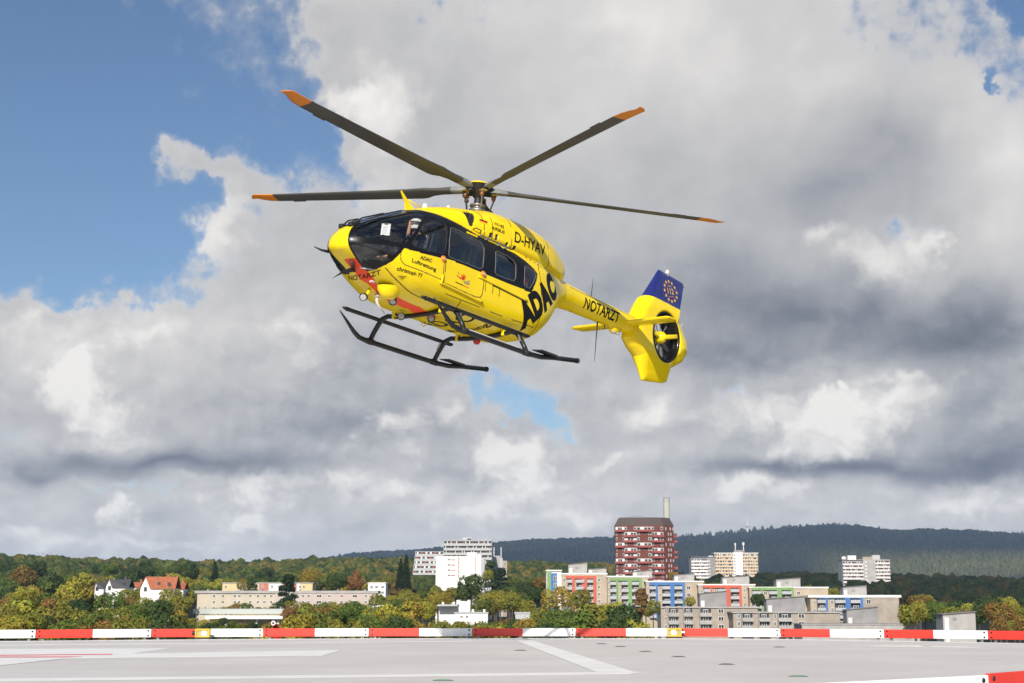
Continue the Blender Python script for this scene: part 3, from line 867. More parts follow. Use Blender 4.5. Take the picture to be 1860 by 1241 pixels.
crown.build('roof_crown', mat('tower_roof', (0.075, 0.055, 0.052), 0.8, var=.2), t)
FH = 9.75 * KZ * YT
def on_face(i, u0, u1, z0, z1, d0, d1, name, m, parent=None):
    a = Vector(plan[i]); c = Vector(plan[i + 1]); e = (c - a); nrm = Vector((e.y, -e.x)).normalized()
    p = [a + e * u0 + nrm * d0, a + e * u1 + nrm * d0, a + e * u1 + nrm * d1, a + e * u0 + nrm * d1]
    mb = MB().add([(q.x, q.y, z0) for q in p] + [(q.x, q.y, z1) for q in p], [(0, 1, 2, 3)[::-1], (4, 5, 6, 7), (0, 1, 5, 4), (1, 2, 6, 5), (2, 3, 7, 6), (3, 0, 4, 7)])
    return mb.build(name, m, parent or t)
C_TW = mat('tower_window_white', (0.52, 0.50, 0.50), 0.5, var=.1)
for k in range(11):
    zt = ztop - .6 - k * FH; kind = k % 3
    bal = (0, 2) if kind == 0 else (1, 3)
    for i in range(4):
        if i in bal:
            w_ = on_face(i, .0, 1.0, zt - FH * .62, zt - .15, .02, .10, 'window', C_TW)
            for q in range(4):
                on_face(i, .04 + q * .24, .04 + q * .24 + .19, zt - FH * .56, zt - .45, .105, .14, 'pane', GLASS_D if (q + k + i) % 3 else FRAME_W, w_)
            pb = on_face(i, -.02, 1.02, zt - FH * 1.0, zt - FH * .60, .3, 1.5, 'balcony', C_BRED)
        else:
            for q in ((.02, .20), (.78, .98)):
                w_ = on_face(i, q[0], q[1], zt - FH * .62, zt - .15, .02, .10, 'window', C_TW)
                on_face(i, q[0] + .02, q[1] - .03, zt - FH * .55, zt - .45, .105, .14, 'pane', GLASS_D, w_)
    for u in ((.45, .53, .68, .76) if kind else (.20, .28, .62, .70, .88, .96))[::2]:
        w_ = on_face(4, u, u + .085, zt - FH * .66, zt - .3, .02, .10, 'window', C_TW)
    if kind and k < 9:
        on_face(5, .05, .9, zt - FH * 1.0, zt - FH * .55, 0.1, 1.9, 'balcony', C_BRED)
for x in (-22, -12, -2):
    MB().tube([(x * m_, 10, zcrown - .2), (x * m_, 10, zcrown + 1.2)], .12, 5).build('roof_vent', C_CONCD, t)
MB().box(-30 * m_, 0, 9.9, 10.1, zcrown + 1.0, zcrown + 1.3).build('roof_rail', C_CONCD, t)
# ---- chimney behind the tower
b = Bld('chimney', 'tall pale concrete chimney rising behind the brown tower', 1214, 980, -12, 0, 'chimney')
hz = b.Z(903); rr = 6.1 * KX * 980
MB().lathe([(rr * 1.25, 0), (rr * 1.0, hz * .8), (rr * .98, hz - 1.6), (rr * 1.08, hz - 1.6), (rr * 1.08, hz - .9), (rr * .98, hz - .9), (rr * .98, hz - .3)], 20).build('shaft', mat('chimney_concrete', (.42, .42, .37), .9, var=.08), b.o)
MB().lathe([(rr * .99, hz - .3), (rr * .8, hz), (rr * .5, hz), (rr * .5, hz - 1)], 20).build('chimney_cap', C_CONCD, b.o)
for k in range(8):
    a = 2 * pi * k / 8
    MB().tube([(rr * cos(a), rr * sin(a), hz - .4), (rr * cos(a), rr * sin(a), hz + 1.0)], .15, 5).build('cap_post', C_CONCD, b.o)

# ---- high-rises with banded floors
def banded(b, x0, x1, ytop, floor, n, m_wall, m_band, gaps, depth=14, y=0.0, win_m=None, red=None, step=6):
    b.box('wall', x0, x1, ytop, None, y, y + depth, m_wall)
    for i in range(n):
        t_ = ytop + 1.2 + i * floor
        v = b.box('window_band', x0 + .7, x1 - .7, t_, t_ + floor * .48, y - .03, y - .01, GLASS_D)
        b.box('balcony_band', x0, x1, t_ + floor * .48, t_ + floor, y - .9, y - .04, m_band)
        px = x0 + 2 + (i % 3)
        k = 0
        while px < x1 - 2:
            if (k * 7 + i * 3) % 5 != 0:
                b.box('window', px, px + 1.3, t_ + .2, t_ + floor * .45, y - .10, y - .04, FRAME_W if (red is None or (k + i) % 3) else red)
            px += step * (.6 + .4 * ((k * 5 + i) % 3) / 2); k += 1
C_HIGH = mat('wall_soft_white', (0.60, 0.59, 0.58), 0.8, var=0.06)
C_RPANEL = mat('panel_red', (0.38, 0.06, 0.035), 0.7)
b = Bld('high_rise', 'grey-white terraced high-rise with red panels behind the white building', 750, 850, -12, 0)
banded(b, 805, 893, 981, 8.6, 9, C_GREY, C_GREY, [], 14, 0, None, C_RPANEL, 7)
b.box('lift_house', 839, 857, 975, 981, 2, 8, C_GREY); b.roof(805, 893, 980, 14, .3, .4, C_GREY)
b.box('lift_vent', 848, 855, 977, 979.5, 1.9, 2.0, GLASS_D)
for i in range(5):
    t_ = 1001 + i * 8.6
    x0 = 753 - i * 1.0
    w_ = b.box('wing_floor', x0, 805, t_, t_ + 8.6, 1.0, 12, C_GREY)
    b.box('window_band', x0 + 1, 804, t_ + 1, t_ + 4.6, .96, .99, GLASS_D, w_)
    for k in range(6): b.box('window', x0 + 3 + k * 8, x0 + 6 + k * 8, t_ + 1.3, t_ + 4.4, .90, .95, (FRAME_W, C_RPANEL, FRAME_W)[(k + i) % 3], w_)
b = Bld('white_building', 'white windowless building with rows of small openings among trees', 791, 800, -12, 0)
b.box('wall', 791, 848, 1010, None, 0, 16, C_WHITE); b.box('stair_block', 848, 866, 1003, None, -1.5, 15, C_WHITE); b.box('side_block', 866, 874, 1007, None, 0, 15, C_WHITE)
b.box('side_block', 874, 880, 1013, None, 1, 15, C_GREY)
for i in range(4):
    b.win(813, 818, 1014.5 + i * 9.6, 1018 + i * 9.6); b.box('sign_strip', 819, 826, 1015.6 + i * 9.6, 1017.6 + i * 9.6, -.08, -.01, C_RPANEL if i % 2 else C_SALM)
for i in range(9): b.box('slit_window', 832, 834, 1013 + i * 4, 1016 + i * 4, -.08, -.01, C_SALM if i % 2 else GLASS_D)
for i in range(7): b.box('slit_window', 862.5, 864, 1011 + i * 4, 1014 + i * 4, -1.6, -1.51, C_RPANEL if i % 2 else C_SALM)
b = Bld('brick_tower', 'narrow grey and brick stair tower right of the white building', 896, 880, -12, 0)
b.box('wall', 897, 908, 1009, None, 0, 9, C_CONC); b.box('glass_stair', 908, 913, 1013, None, 0, 8, C_GREY); b.box('brick_wing', 913, 921, 1018, None, 0, 9, C_BROWNG)
for i in range(4): b.win(915, 919, 1022 + i * 8, 1026 + i * 8)
MB().tube([(b.X(897), 2, b.Z(1009)), (b.X(897), 2, b.Z(993))], .25, 6).build('aerial_mast', FRAME_W, b.o)
MB().tube([(b.X(910), 2, b.Z(1013)), (b.X(910), 2, b.Z(993))], .25, 6).build('aerial_mast', FRAME_W, b.o)
b = Bld('high_rise', 'grey high-rise with red balconies left of the apricot one', 1257, 1220, -10, 0)
banded(b, 1257, 1287, 1014, 5.9, 9, C_GREY, C_WHITE, [], 16, 0, None, C_RPANEL, 5)
b.box('stair_wall', 1287, 1301, 1012, None, .4, 15, C_CONCD); b.roof(1257, 1301, 1011, 16, .2, .5, C_CONCD)
for i in range(8): b.box('window', 1288.5, 1292, 1018 + i * 5.9, 1019.6 + i * 5.9, .3, .38, FRAME_W)
b.box('lift_house', 1290, 1298, 1008.5, 1011, 3, 8, C_GREY)
b = Bld('high_rise', 'apricot and cream high-rise with roof aerials right of the brown tower', 1299, 1230, -10, 0)
banded(b, 1300, 1334, 1005, 5.95, 10, C_CREAM, C_ORNG, [], 16, 0, None, None, 4)
banded(b, 1351, 1379, 1005, 5.95, 10, C_CREAM, C_ORNG, [], 16, 0, None, None, 4)
b.box('stair_wall', 1334, 1351, 1003, None, -.6, 15, C_WHITE)
for i in range(9): b.box('window', 1334.8, 1338, 1007 + i * 5.95, 1008.5 + i * 5.95, -.72, -.61, GLASS_D)
b.roof(1299, 1380, 1003.5, 16, .2, .5, C_WHITE); b.box('lift_house', 1337, 1356, 998.5, 1003, 3, 9, C_CONCD)
for x, y1 in ((1340, 985), (1355, 984)):
    MB().tube([(b.X(x), 5, b.Z(1003)), (b.X(x), 5, b.Z(y1))], .35, 6).build('aerial_mast', FRAME_W, b.o)
    MB().tube([(b.X(x), 5, b.Z(y1 + 5)), (b.X(x), 5, b.Z(y1))], 1.0 if x > 1350 else .6, 8).build('aerial_drum', FRAME_W, b.o)
b = Bld('high_rise', 'white high-rise with a grey stair wall at the far right', 1533, 1100, -12, 0)
banded(b, 1533, 1571, 1019, 6.5, 10, C_GREY, C_HIGH, [], 16, 0, None, C_RPANEL, 4.5)
banded(b, 1593, 1619, 1017, 6.5, 10, C_GREY, C_HIGH, [], 16, 0, None, C_RPANEL, 4.5)
b.box('stair_wall', 1571, 1593, 1016, None, -.8, 15, C_CONC)
for i in range(9): b.box('window', 1573.5, 1577, 1020 + i * 6.5, 1021.8 + i * 6.5, -.92, -.81, FRAME_W)
b.roof(1533, 1620, 1016, 16, .3, .5, C_CONC)
b.box('lift_house', 1545, 1560, 1008.5, 1015.8, 3, 9, C_WHITE); b.box('lift_house', 1590, 1604, 1007.5, 1015.8, 3, 9, C_GREY); b.box('roof_plant', 1572, 1590, 1010.8, 1015.8, 3, 8, C_BROWNG)
MB().lathe([(0, 0), (1.6, .3), (1.8, 1.2), (1.2, 2.2), (0, 2.6)], 12, 0, Matrix.Translation((b.X(1538), 4, b.Z(1016)))).build('satellite_dome', C_WHITE, b.o, True)

# ---- television tower on the far hill
b = Bld('telecom_tower', 'slender telecom tower with a round platform on the far hill', 1362, 6900, 0.9 + (1095 - 974) * KZ * 6900, 0, 'tower')
hz = b.Z(935)
MB().lathe([(4.2, 0), (3.0, hz * .46), (2.6, hz * .66), (1.6, hz * .68), (1.3, hz * .8), (.6, hz * .82), (.35, hz)], 14).build('shaft', mat('telecom_white', (.60, .58, .55), .7), b.o)
MB().lathe([(3, hz * .44), (8, hz * .47), (9.5, hz * .50), (9.5, hz * .53), (7.0, hz * .56), (4, hz * .58), (3, hz * .60)], 18).build('platform', mat('telecom_platform', (.48, .40, .38), .7), b.o)

# ---- long cream terraces on the left
b = Bld('apartment_row', 'long beige apartment row with a grey roof band among trees', 355, 620, GZ, 0)
b.box('wall', 358, 500, 1075, None, 0, 12, C_CREAM); b.box('wall', 500.2, 682, 1075, None, -.3, 12, C_GREY if False else mat('wall_rose_beige', (.48, .40, .36), .85, var=.06))
b.roof(356, 684, 1073, 12, .6, 1.1, C_CONC)
for i in range(3):
    for k, x in enumerate((386, 402, 424, 432, 452, 466, 478, 490)): b.win(x, x + 5, 1080 + 11 * i, 1085.5 + 11 * i)
    for k, x in enumerate((505, 530, 548, 558, 575, 596, 618, 640, 662)): b.win(x, x + (9 if k % 3 == 1 else 5), 1080 + 11 * i, 1085.5 + 11 * i, -.3)
for x in (372, 430, 470, 540, 610, 660): b.box('roof_vent', x, x + 2, 1070, 1073, 4, 6, C_CONC)
b = Bld('coloured_terrace', 'terrace with yellow, red, white and cream fronts behind the beige row', 402, 690, GZ, 0)
for x0, x1, m in ((403, 430, C_YEL), (430.2, 470, C_CREAM), (470.2, 487, C_SALM), (487.2, 513, C_WHITE), (513.2, 538, C_SALM), (538.2, 545, C_WHITE), (545.2, 567, C_YEL)):
    b.box('front', x0, x1, 1059, None, 0 if x0 != 470.2 else -.2, 12, m)
    for i in range(2): b.win(x0 + 4, x0 + 8, 1063 + 10 * i, 1068 + 10 * i, -.21); 
b.roof(402, 568, 1058, 12, .3, .4, C_CONC)
b = Bld('white_block', 'white flat-roofed block with a row of windows right of the dark pine', 667, 690, GZ, 0)
b.box('wall', 668, 700, 1059, None, 0, 12, C_WHITE); b.roof(668, 700, 1058, 12, .3, .4, C_WHITE)
for i in range(2):
    for x in (672, 681, 692): b.win(x, x + 5, 1064 + 10 * i, 1069 + 10 * i)
b = Bld('low_block', 'low pale block with a grey fascia and a white canopy near the left floodlight', 355, 430, GZ, 0)
b.box('wall', 356, 516, 1107, None, 0, 12, C_CREAM); b.roof(354, 518, 1106, 12, .4, 1.5, mat('fascia_grey_green', (.40, .43, .40), .8, var=.05))
for x in (368, 394, 408, 418, 484): b.win(x, x + 6, 1114, 1118.5)
b.box('canopy', 382, 520, 1119, 1124, -6, -.3, C_WHITE)
for x in (404, 415, 470, 508): b.box('canopy_post', x, x + 4, 1124, None, -4, -3.4, C_WHITE)
for x in (355, 366, 393, 431, 451, 505): b.box('roof_vent', x, x + 2, 1102.5, 1106, 4, 5, C_CONC)
b = Bld('low_block', 'small white flat-roofed block half hidden by trees below the white building', 795, 420, GZ, 0)
b.box('wall', 796, 830, 1099, None, 4, 14, C_WHITE); b.box('wall', 826, 886, 1113, None, 0, 12, C_WHITE); b.roof(796, 830, 1098, 14, .2, .5, C_GREY); b.roof(826, 886, 1112, 12, .2, .4, C_GREY)
for x in (801, 834, 856, 877): b.box('chimney', x, x + 4, 1094 if x < 810 else 1107, 1099 if x < 810 else 1112, 5, 7, C_WHITE)
for x in (836, 846): b.win(x, x + 5, 1118, 1123)
b = Bld('low_block', 'pale flat roof showing between trees left of the green stripe', 935, 400, GZ, 0)
b.box('wall', 936, 962, 1113, None, 0, 10, C_GREY); b.roof(936, 962, 1112, 10, .2, .4, C_GREY); b.win(950, 956, 1117, 1121)
b = Bld('low_block', 'cream corner of a building showing between trees left of the middle', 668, 450, GZ, 0)
b.box('wall', 669, 700, 1101, None, 0, 10, C_CREAM); b.roof(669, 700, 1100, 10, .2, .4, C_WHITE); b.win(674, 680, 1105, 1110)

# ---- gabled houses on the slope at the left
def house(label, x0, x1, yr, ye, Y, tile, gable_left=True, wall=C_WHITE, sky=()):
    b = Bld('house', label, x0, Y, -14, 0, 'house', 'gabled houses on the wooded slope')
    w = b.X(x1); zr, ze = b.Z(yr), b.Z(ye); g = w * .30; d = 10.0
    # body: gable end faces left front, ridge runs to the right
    MB().add([(0, 0, 0), (w, 0, 0), (w, d, 0), (0, d, 0), (0, 0, ze), (w, 0, ze), (w, d, ze), (0, d, ze)], [(0, 1, 5, 4), (1, 2, 6, 5), (2, 3, 7, 6), (3, 0, 4, 7)]).build('wall', wall, b.o)
    MB().add([(0, -.05, ze), (g, -.05, ze), (g * .5, -.05, zr), (0, 3, ze), (g, 3, ze), (g * .5, 3, zr - .05)], [(0, 1, 2), (0, 2, 5, 3), (1, 4, 5, 2)]).build('gable_wall', wall, b.o)
    MB().add([(g * .45, -.45, zr + .15), (w + .5, -.45 + d * .42, zr + .15), (w + .5, -.6, ze - .25), (g * 1.0, -.6, ze - .25), (g * .45, d * .5, zr + .12), (w + .5, d * .5, zr + .12), (w + .5, d + .4, ze - .2), (0, d + .4, ze - .2)],
             [(0, 1, 2, 3), (0, 4, 5, 1), (4, 7, 6, 5)]).build('roof', tile, b.o)
    MB().add([(-.5, -.5, ze - .5), (g * .45, -.5, zr + .12), (g * .45, d * .5, zr + .10), (-.5, d * .5, ze - .5)], [(0, 1, 2, 3)]).build('roof', tile, b.o)
    MB().box(w * .72, w * .72 + .9, d * .35, d * .35 + .9, zr - 1, zr + 1.3).build('chimney', tile, b.o)
    b_ = MB().box(g * .35, g * .35 + 1.2, -.12, -.06, ze - 1.2, ze + .6).build('window', GLASS_D, b.o)
    for (u, v) in sky:
        MB().box(w * u, w * u + 1.3, -.55, -.2, ze + (zr - ze) * v, ze + (zr - ze) * v + 1.5).build('skylight', GLASS_D, b.o)
house('small grey-roofed house at the left edge of the house group', 171, 187, 1059, 1068, 620, C_SLATE)
house('white house with a dark slate roof among the trees', 191, 231, 1053, 1067, 610, C_SLATE, sky=((.7, .3),))
house('low house with a brownish red roof between slate and bright red roofs', 229, 257, 1058, 1066, 630, C_TILE)
house('large white house with a bright red tiled roof', 254, 316, 1048, 1069, 600, C_TILE, sky=((.5, .25), (.8, .2)))
house('narrow red-roofed house at the right of the house group', 314, 332, 1060, 1070, 640, C_TILE)

# ================================================================== trees
def leaf_material(name, trans=0.25):
    m = bpy.data.materials.new(name); m.use_nodes = True
    N = NT(m.node_tree); bs = N.n['Principled BSDF']
    oi = N.new('ShaderNodeObjectInfo')
    tcn = N.new('ShaderNodeTexCoord')
    n1 = N.noise(tcn.outputs['Object'], 0.55, 4, 0.6)
    n2 = N.noise(tcn.outputs['Object'], 2.6, 3, 0.7)
    hs = N.new('ShaderNodeHueSaturation')
    N.l.new(oi.outputs['Color'], hs.inputs['Color'])
    N.l.new(N.ramp(n1, 0.25, 0.75, True, 0.465, 0.53), hs.inputs['Hue'])
    N.l.new(N.ramp(n2, 0.25, 0.75, True, 0.58, 1.85), hs.inputs['Value'])
    N.l.new(hs.outputs[0], bs.inputs['Base Color'])
    bs.inputs['Roughness'].default_value = 0.7
    bs.inputs['Specular IOR Level'].default_value = 0.2
    tr = N.new('ShaderNodeBsdfTranslucent'); N.l.new(hs.outputs[0], tr.inputs[0])
    mx = N.new('ShaderNodeMixShader'); mx.inputs[0].default_value = trans
    N.l.new(bs.outputs[0], mx.inputs[1]); N.l.new(tr.outputs[0], mx.inputs[2])
    N.l.new(mx.outputs[0], N.n['Material Output'].inputs[0])
    return m
LEAF = leaf_material('foliage')
BARK = mat('bark', (0.075, 0.058, 0.045), 0.9, var=0.2, bump=0.3, bscale=6)

def leaf_quads(c, nrm, size, r):
    """leaf clumps: one bent quad per point"""
    n = len(c)
    t = r.normal(size=(n, 3)); t -= nrm * (t * nrm).sum(1, keepdims=True); t /= np.linalg.norm(t, axis=1, keepdims=True)
    b = np.cross(nrm, t)
    s = (size * r.uniform(.6, 1.35, n))[:, None]
    k = r.uniform(.55, 1.0, n)[:, None]
    V = np.stack([c - t * s, c - b * s * k + nrm * s * .25, c + t * s, c + b * s * k + nrm * s * .25], 1).reshape(-1, 3)
    return V, np.arange(4 * n).reshape(-1, 4)
def crown_broad(seed, n=2300, squash=.85, lobes=13, leaf=.42):
    r = np.random.default_rng(seed)
    C, Nn = [], []
    L = []
    for k in range(lobes):
        a = r.uniform(0, 2 * pi); zz = r.uniform(-.55, .85); q = sqrt(max(0, 1 - (zz * .9) ** 2)) * r.uniform(.40, .68)
        L.append((np.array([q * cos(a), q * sin(a), zz * .62]), r.uniform(.26, .44)))
    L.append((np.array([0, 0, .1]), .55))
    w = np.array([l[1] ** 2 for l in L]); w /= w.sum()
    pick = r.choice(len(L), n, p=w)
    d = r.normal(size=(n, 3)); d /= np.linalg.norm(d, axis=1, keepdims=True)
    cen = np.array([L[k][0] for k in pick]); rad = np.array([L[k][1] for k in pick])
    P = cen + d * (rad * r.uniform(.72, 1.10, n))[:, None]
    P[:, 2] *= squash
    keep = np.ones(n, bool)
    for l, rr in L: keep &= (np.linalg.norm((P - l * [1, 1, squash]) / [1, 1, squash], axis=1) > rr * .66)
    keep &= P[:, 2] > -.75
    P, d = P[keep], d[keep]
    nr = d + r.normal(size=d.shape) * .45; nr /= np.linalg.norm(nr, axis=1, keepdims=True)
    V, F = leaf_quads(P * 5.0, nr, leaf, r)
    V[:, 2] += 5.0 * .8
    return V, F
def crown_conifer(seed, n=1700, pine=False):
    r = np.random.default_rng(seed)
    P, Nn = [], []
    if not pine:
        for k in range(17):
            h = k / 17.0; R = 2.3 * (1 - h) ** .85 + .12
            m = int(n / 17 * (1.6 * (1 - h) + .35))
            a = r.uniform(0, 2 * pi, m); arms = 7
            a = (np.round(a / (2 * pi) * arms) / arms + r.normal(size=m) * .045 + .5 * (k % 2) / arms) * 2 * pi
            q = R * np.sqrt(r.uniform(.05, 1, m)) * r.uniform(.8, 1.12, m)
            z = h * 11 + .3 - q * .42 + r.normal(size=m) * .14
            P.append(np.stack([q * np.cos(a), q * np.sin(a), z], 1)); Nn.append(np.stack([.5 * np.cos(a), .5 * np.sin(a), np.full(m, .85)], 1))
    else:
        for k in range(22):
            h = r.uniform(.12, 1); a = r.uniform(0, 2 * pi); R = 3.0 * (1.05 - h) ** .6 * r.uniform(.3, 1)
            cc = np.array([R * cos(a), R * sin(a), 1 + h * 9.5]); m = n // 22
            d = r.normal(size=(m, 3)); d /= np.linalg.norm(d, axis=1, keepdims=True)
            P.append(cc + d * [1.5, 1.5, .62] * r.uniform(.6, 1.05, (m, 1))); Nn.append(d + [0, 0, .6])
    P = np.concatenate(P); Nn = np.concatenate(Nn) + r.normal(size=(len(np.concatenate(P if isinstance(P, list) else [P])), 3)) * .3
    Nn /= np.linalg.norm(Nn, axis=1, keepdims=True)
    return leaf_quads(P, Nn, .34 if not pine else .36, r)
def mesh_of(name, V, F, m):
    o = obj(name, V, F, m); me = o.data; bpy.data.objects.remove(o); return me
def trunk_mesh(name, h, r0, limbs, seed):
    r = np.random.default_rng(seed)
    mb = MB().tube([(0, 0, -9), (0, 0, 0), (.1, .05, h * .5), (.05, .1, h)], [r0 * 1.2, r0, r0 * .7, r0 * .25], 8)
    for k in range(limbs):
        a = r.uniform(0, 2 * pi); z = h * r.uniform(.25, .7)
        mb.tube([(0, 0, z), (1.2 * cos(a), 1.2 * sin(a), z + .9), (2.7 * cos(a), 2.7 * sin(a), z + 2.3)], [r0 * .45, r0 * .3, r0 * .1], 5)
    me = bpy.data.meshes.new(name); me.from_pydata(mb.v, [], mb.f); me.materials.append(BARK); me.update(); return me
# unit crowns: broadleaf about 10 m wide and 8 m tall, conifers about 4.6 m wide and 11 m tall
BROAD = [mesh_of('crown_mesh', *crown_broad(s, 3000, sq, lb, lf), LEAF) for s, sq, lb, lf in ((1, .85, 13, .30), (2, .95, 16, .28), (3, .75, 12, .32), (4, 1.05, 15, .27), (5, .9, 20, .29), (6, .8, 10, .33))]
SPRUCE = [mesh_of('crown_mesh', *crown_conifer(s), LEAF) for s in (11, 12)]
PINE = [mesh_of('crown_mesh', *crown_conifer(s, 2000, True), LEAF) for s in (21, 22)]
TR_B = [trunk_mesh('trunk_mesh', 6.5, .28, 6, s) for s in (1, 2)]
TR_C = trunk_mesh('trunk_mesh', 10.5, .2, 0, 3)
HUES = {'dark green': (.044, .074, .022), 'green': (.088, .125, .024), 'olive green': (.180, .180, .030), 'yellow-green': (.26, .25, .034), 'golden': (.255, .195, .030), 'orange-brown': (.205, .135, .034), 'rusty brown': (.170, .098, .034),
        'deep green': (.020, .038, .016), 'grey-green': (.090, .110, .062), 'pale pinkish brown': (.22, .135, .085)}
def tree(kind, hue, px, ptop, Y, wpx, label, group, seed, hscale=1.0):
    """crown top and width given in photo pixels at distance Y"""
    X = (px - 930) * KX * Y; top = 0.9 + (1095 - ptop) * KZ * Y
    r = random.Random(seed)
    if kind == 'broad':
        s = wpx * KX * Y / 9.6; cm = BROAD[seed % 6]; hz = 8.3; sz = s * hscale * r.uniform(.92, 1.12); tm = TR_B[seed % 2]
    elif kind == 'spruce':
        s = wpx * KX * Y / 4.4; cm = SPRUCE[seed % 2]; hz = 11.2; sz = s * hscale; tm = TR_C
    else:
        s = wpx * KX * Y / 6.5; cm = PINE[seed % 2]; hz = 10.8; sz = s * hscale; tm = TR_C
    t = tag(empty({'broad': 'broadleaf_tree', 'spruce': 'spruce_tree', 'pine': 'pine_tree'}[kind], (X, Y, top - hz * sz), r.uniform(0, 6.28)), label, 'tree', group)
    t.scale = (s, s, sz)
    c = link(bpy.data.objects.new('crown', cm), t)
    h = HUES[hue]; j = r.uniform(.85, 1.15)
    c.color = (h[0] * j * r.uniform(.92, 1.08), h[1] * j, h[2] * j, 1)
    link(bpy.data.objects.new('trunk', tm), t)
    return t
LANDMARKS = [(25, 'at the left picture edge'), (100, 'left of the round yellow-green tree'), (180, 'by the round yellow-green tree'), (262, 'below the slate roofs'), (345, 'below the red roof'), (430, 'beside the left floodlight'), (525, 'below the beige row'), (620, 'right of the dark pine'),
             (690, 'below the white block'), (750, 'left of the terraced high-rise'), (800, 'below the terraced high-rise'), (890, 'below the white building'), (945, 'right of the white building'), (1000, 'left of the green stripe'), (1060, 'below the left red balconies'), (1110, 'right of the left red balconies'),
             (1160, 'below the brown tower'), (1215, 'below the left blue balconies'), (1300, 'by the left grey block'), (1480, 'by the right grey block'), (1650, 'behind the blank end wall'), (1715, 'right of the blank end wall'), (1790, 'beside the lone hut'), (9999, 'at the right picture edge')]
# what must stay visible: photo x range, distance of the thing, highest allowed tree top in front of it
KEEP = [(168, 250, 600, 1066), (250, 335, 600, 1066), (370, 400, 620, 1100), (425, 505, 620, 1090), (545, 580, 620, 1092), (620, 660, 620, 1086), (358, 380, 430, 1120), (430, 505, 430, 1126), (400, 575, 690, 1075), (664, 704, 690, 1073), (745, 805, 850, 1034), (786, 884, 800, 1056), (882, 925, 880, 1046), (793, 890, 420, 1124),
        (990, 1022, 570, 1100), (1020, 1100, 570, 1084), (1100, 1178, 566, 1090), (1174, 1270, 560, 1104), (1190, 1640, 480, 1200), (1480, 1645, 560, 1200), (1255, 1385, 1220, 1049), (1528, 1625, 1100, 1068), (1700, 1780, 300, 1200), (1108, 1240, 720, 1046), (930, 965, 400, 1120), (1265, 1480, 556, 1110)]
specs = []       # (kind, hue, px, top, Y, width, row)
trng = random.Random(5)
def row(name, x0, x1, step, top0, top1, Y0, Y1, w0, w1, hues, dodge=True):
    x = x0
    while x < x1:
        Y = trng.uniform(Y0, Y1); w = trng.uniform(w0, w1); tp = trng.uniform(top0, top1)
        ok = True
        for a, c, Yb, lim in KEEP:
            if x + w * .42 > a and x - w * .42 < c and Y < Yb and tp < lim:
                tp = lim + trng.uniform(0, 6)
                if tp > 1133: ok = False
        if ok: specs.append(('broad' if trng.random() > .06 else 'pine', trng.choice(hues), x, tp, Y, w, name))
        x += step * trng.uniform(.7, 1.3)
MIX = ['dark green', 'dark green', 'green', 'green', 'green', 'olive green', 'olive green', 'olive green', 'yellow-green', 'yellow-green', 'golden', 'orange-brown']
GRN = ['dark green', 'dark green', 'green', 'green', 'olive green', 'yellow-green']
AUT = ['olive green', 'olive green', 'olive green', 'yellow-green', 'yellow-green', 'golden', 'orange-brown', 'green', 'green', 'green', 'dark green', 'rusty brown']
row('front', -50, 1210, 33, 1106, 1125, 215, 270, 46, 92, MIX)
row('front', 1640, 1900, 34, 1108, 1122, 260, 300, 40, 64, AUT)
row('second', -50, 340, 33, 1088, 1110, 300, 370, 44, 92, MIX)
row('second', 520, 1200, 31, 1088, 1110, 300, 370, 38, 84, AUT)
row('second', 1638, 1900, 32, 1090, 1106, 330, 390, 40, 64, AUT + GRN)
row('third', -50, 350, 30, 1074, 1090, 420, 500, 44, 70, MIX)
row('third', 400, 530, 22, 1088, 1104, 470, 560, 24, 40, AUT + GRN)
row('front', 352, 520, 18, 1112, 1124, 330, 410, 20, 36, AUT + GRN)
row('third', 530, 1010, 28, 1072, 1092, 400, 520, 40, 64, AUT)
row('third', 1640, 1900, 30, 1078, 1092, 440, 540, 40, 62, AUT + GRN)
row('fourth', -50, 350, 28, 1056, 1072, 560, 680, 38, 60, MIX)
row('fourth', 330, 420, 26, 1056, 1070, 700, 760, 34, 50, AUT)
row('fourth', 560, 1000, 26, 1052, 1074, 560, 720, 34, 56, AUT)
row('fourth', 1110, 1300, 26, 1048, 1060, 760, 860, 30, 44, AUT)
row('fourth', 1380, 1560, 26, 1060, 1070, 700, 800, 30, 44, GRN)
row('rear', -50, 350, 26, 1036, 1052, 760, 900, 34, 54, GRN)
row('rear', 340, 740, 24, 1036, 1054, 760, 900, 30, 48, AUT + GRN)
row('rear', 900, 1130, 26, 1042, 1056, 800, 960, 30, 46, GRN)
row('skyline', -50, 350, 24, 1014, 1032, 940, 1100, 34, 52, ['dark green', 'dark green', 'green'])
row('skyline', 340, 740, 24, 1026, 1040, 980, 1150, 28, 42, ['dark green', 'green', 'olive green'])
row('rear', 1525, 1640, 15, 1066, 1072, 960, 1060, 22, 34, GRN)
row('rear', 1245, 1400, 16, 1046, 1052, 1080, 1180, 20, 30, GRN + ['yellow-green'])
specs.sort(key=lambda s: s[2])
cells = {}
for s in specs:
    lm = next(n for x, n in LANDMARKS if s[2] < x)
    cells.setdefault((s[6], lm), []).append(s)
WORDS = ['', 'second from left, ', 'third from left, ', 'fourth from left, ', 'fifth from left, ', 'sixth from left, ', 'seventh from left, ', 'eighth from left, ', 'ninth from left, ', 'tenth from left, ', 'eleventh from left, ', 'twelfth from left, ']
k = 0
for (rw, lm), L in cells.items():
    for i, s in enumerate(L):
        k += 1
        lead_ = ('leftmost, ' if len(L) > 1 else '') if i == 0 else (WORDS[min(i, 11)])
        rown = {'front': 'front row', 'second': 'second row', 'third': 'third row', 'fourth': 'fourth row', 'rear': 'fifth row', 'skyline': 'skyline row'}[rw]
        tree(s[0], s[1], s[2], s[3], s[4], s[5], '%s %s, %s%s %s' % (s[1], 'pine' if s[0] == 'pine' else 'tree', lead_, rown, lm), 'trees beyond the landing pad', 100 + k)
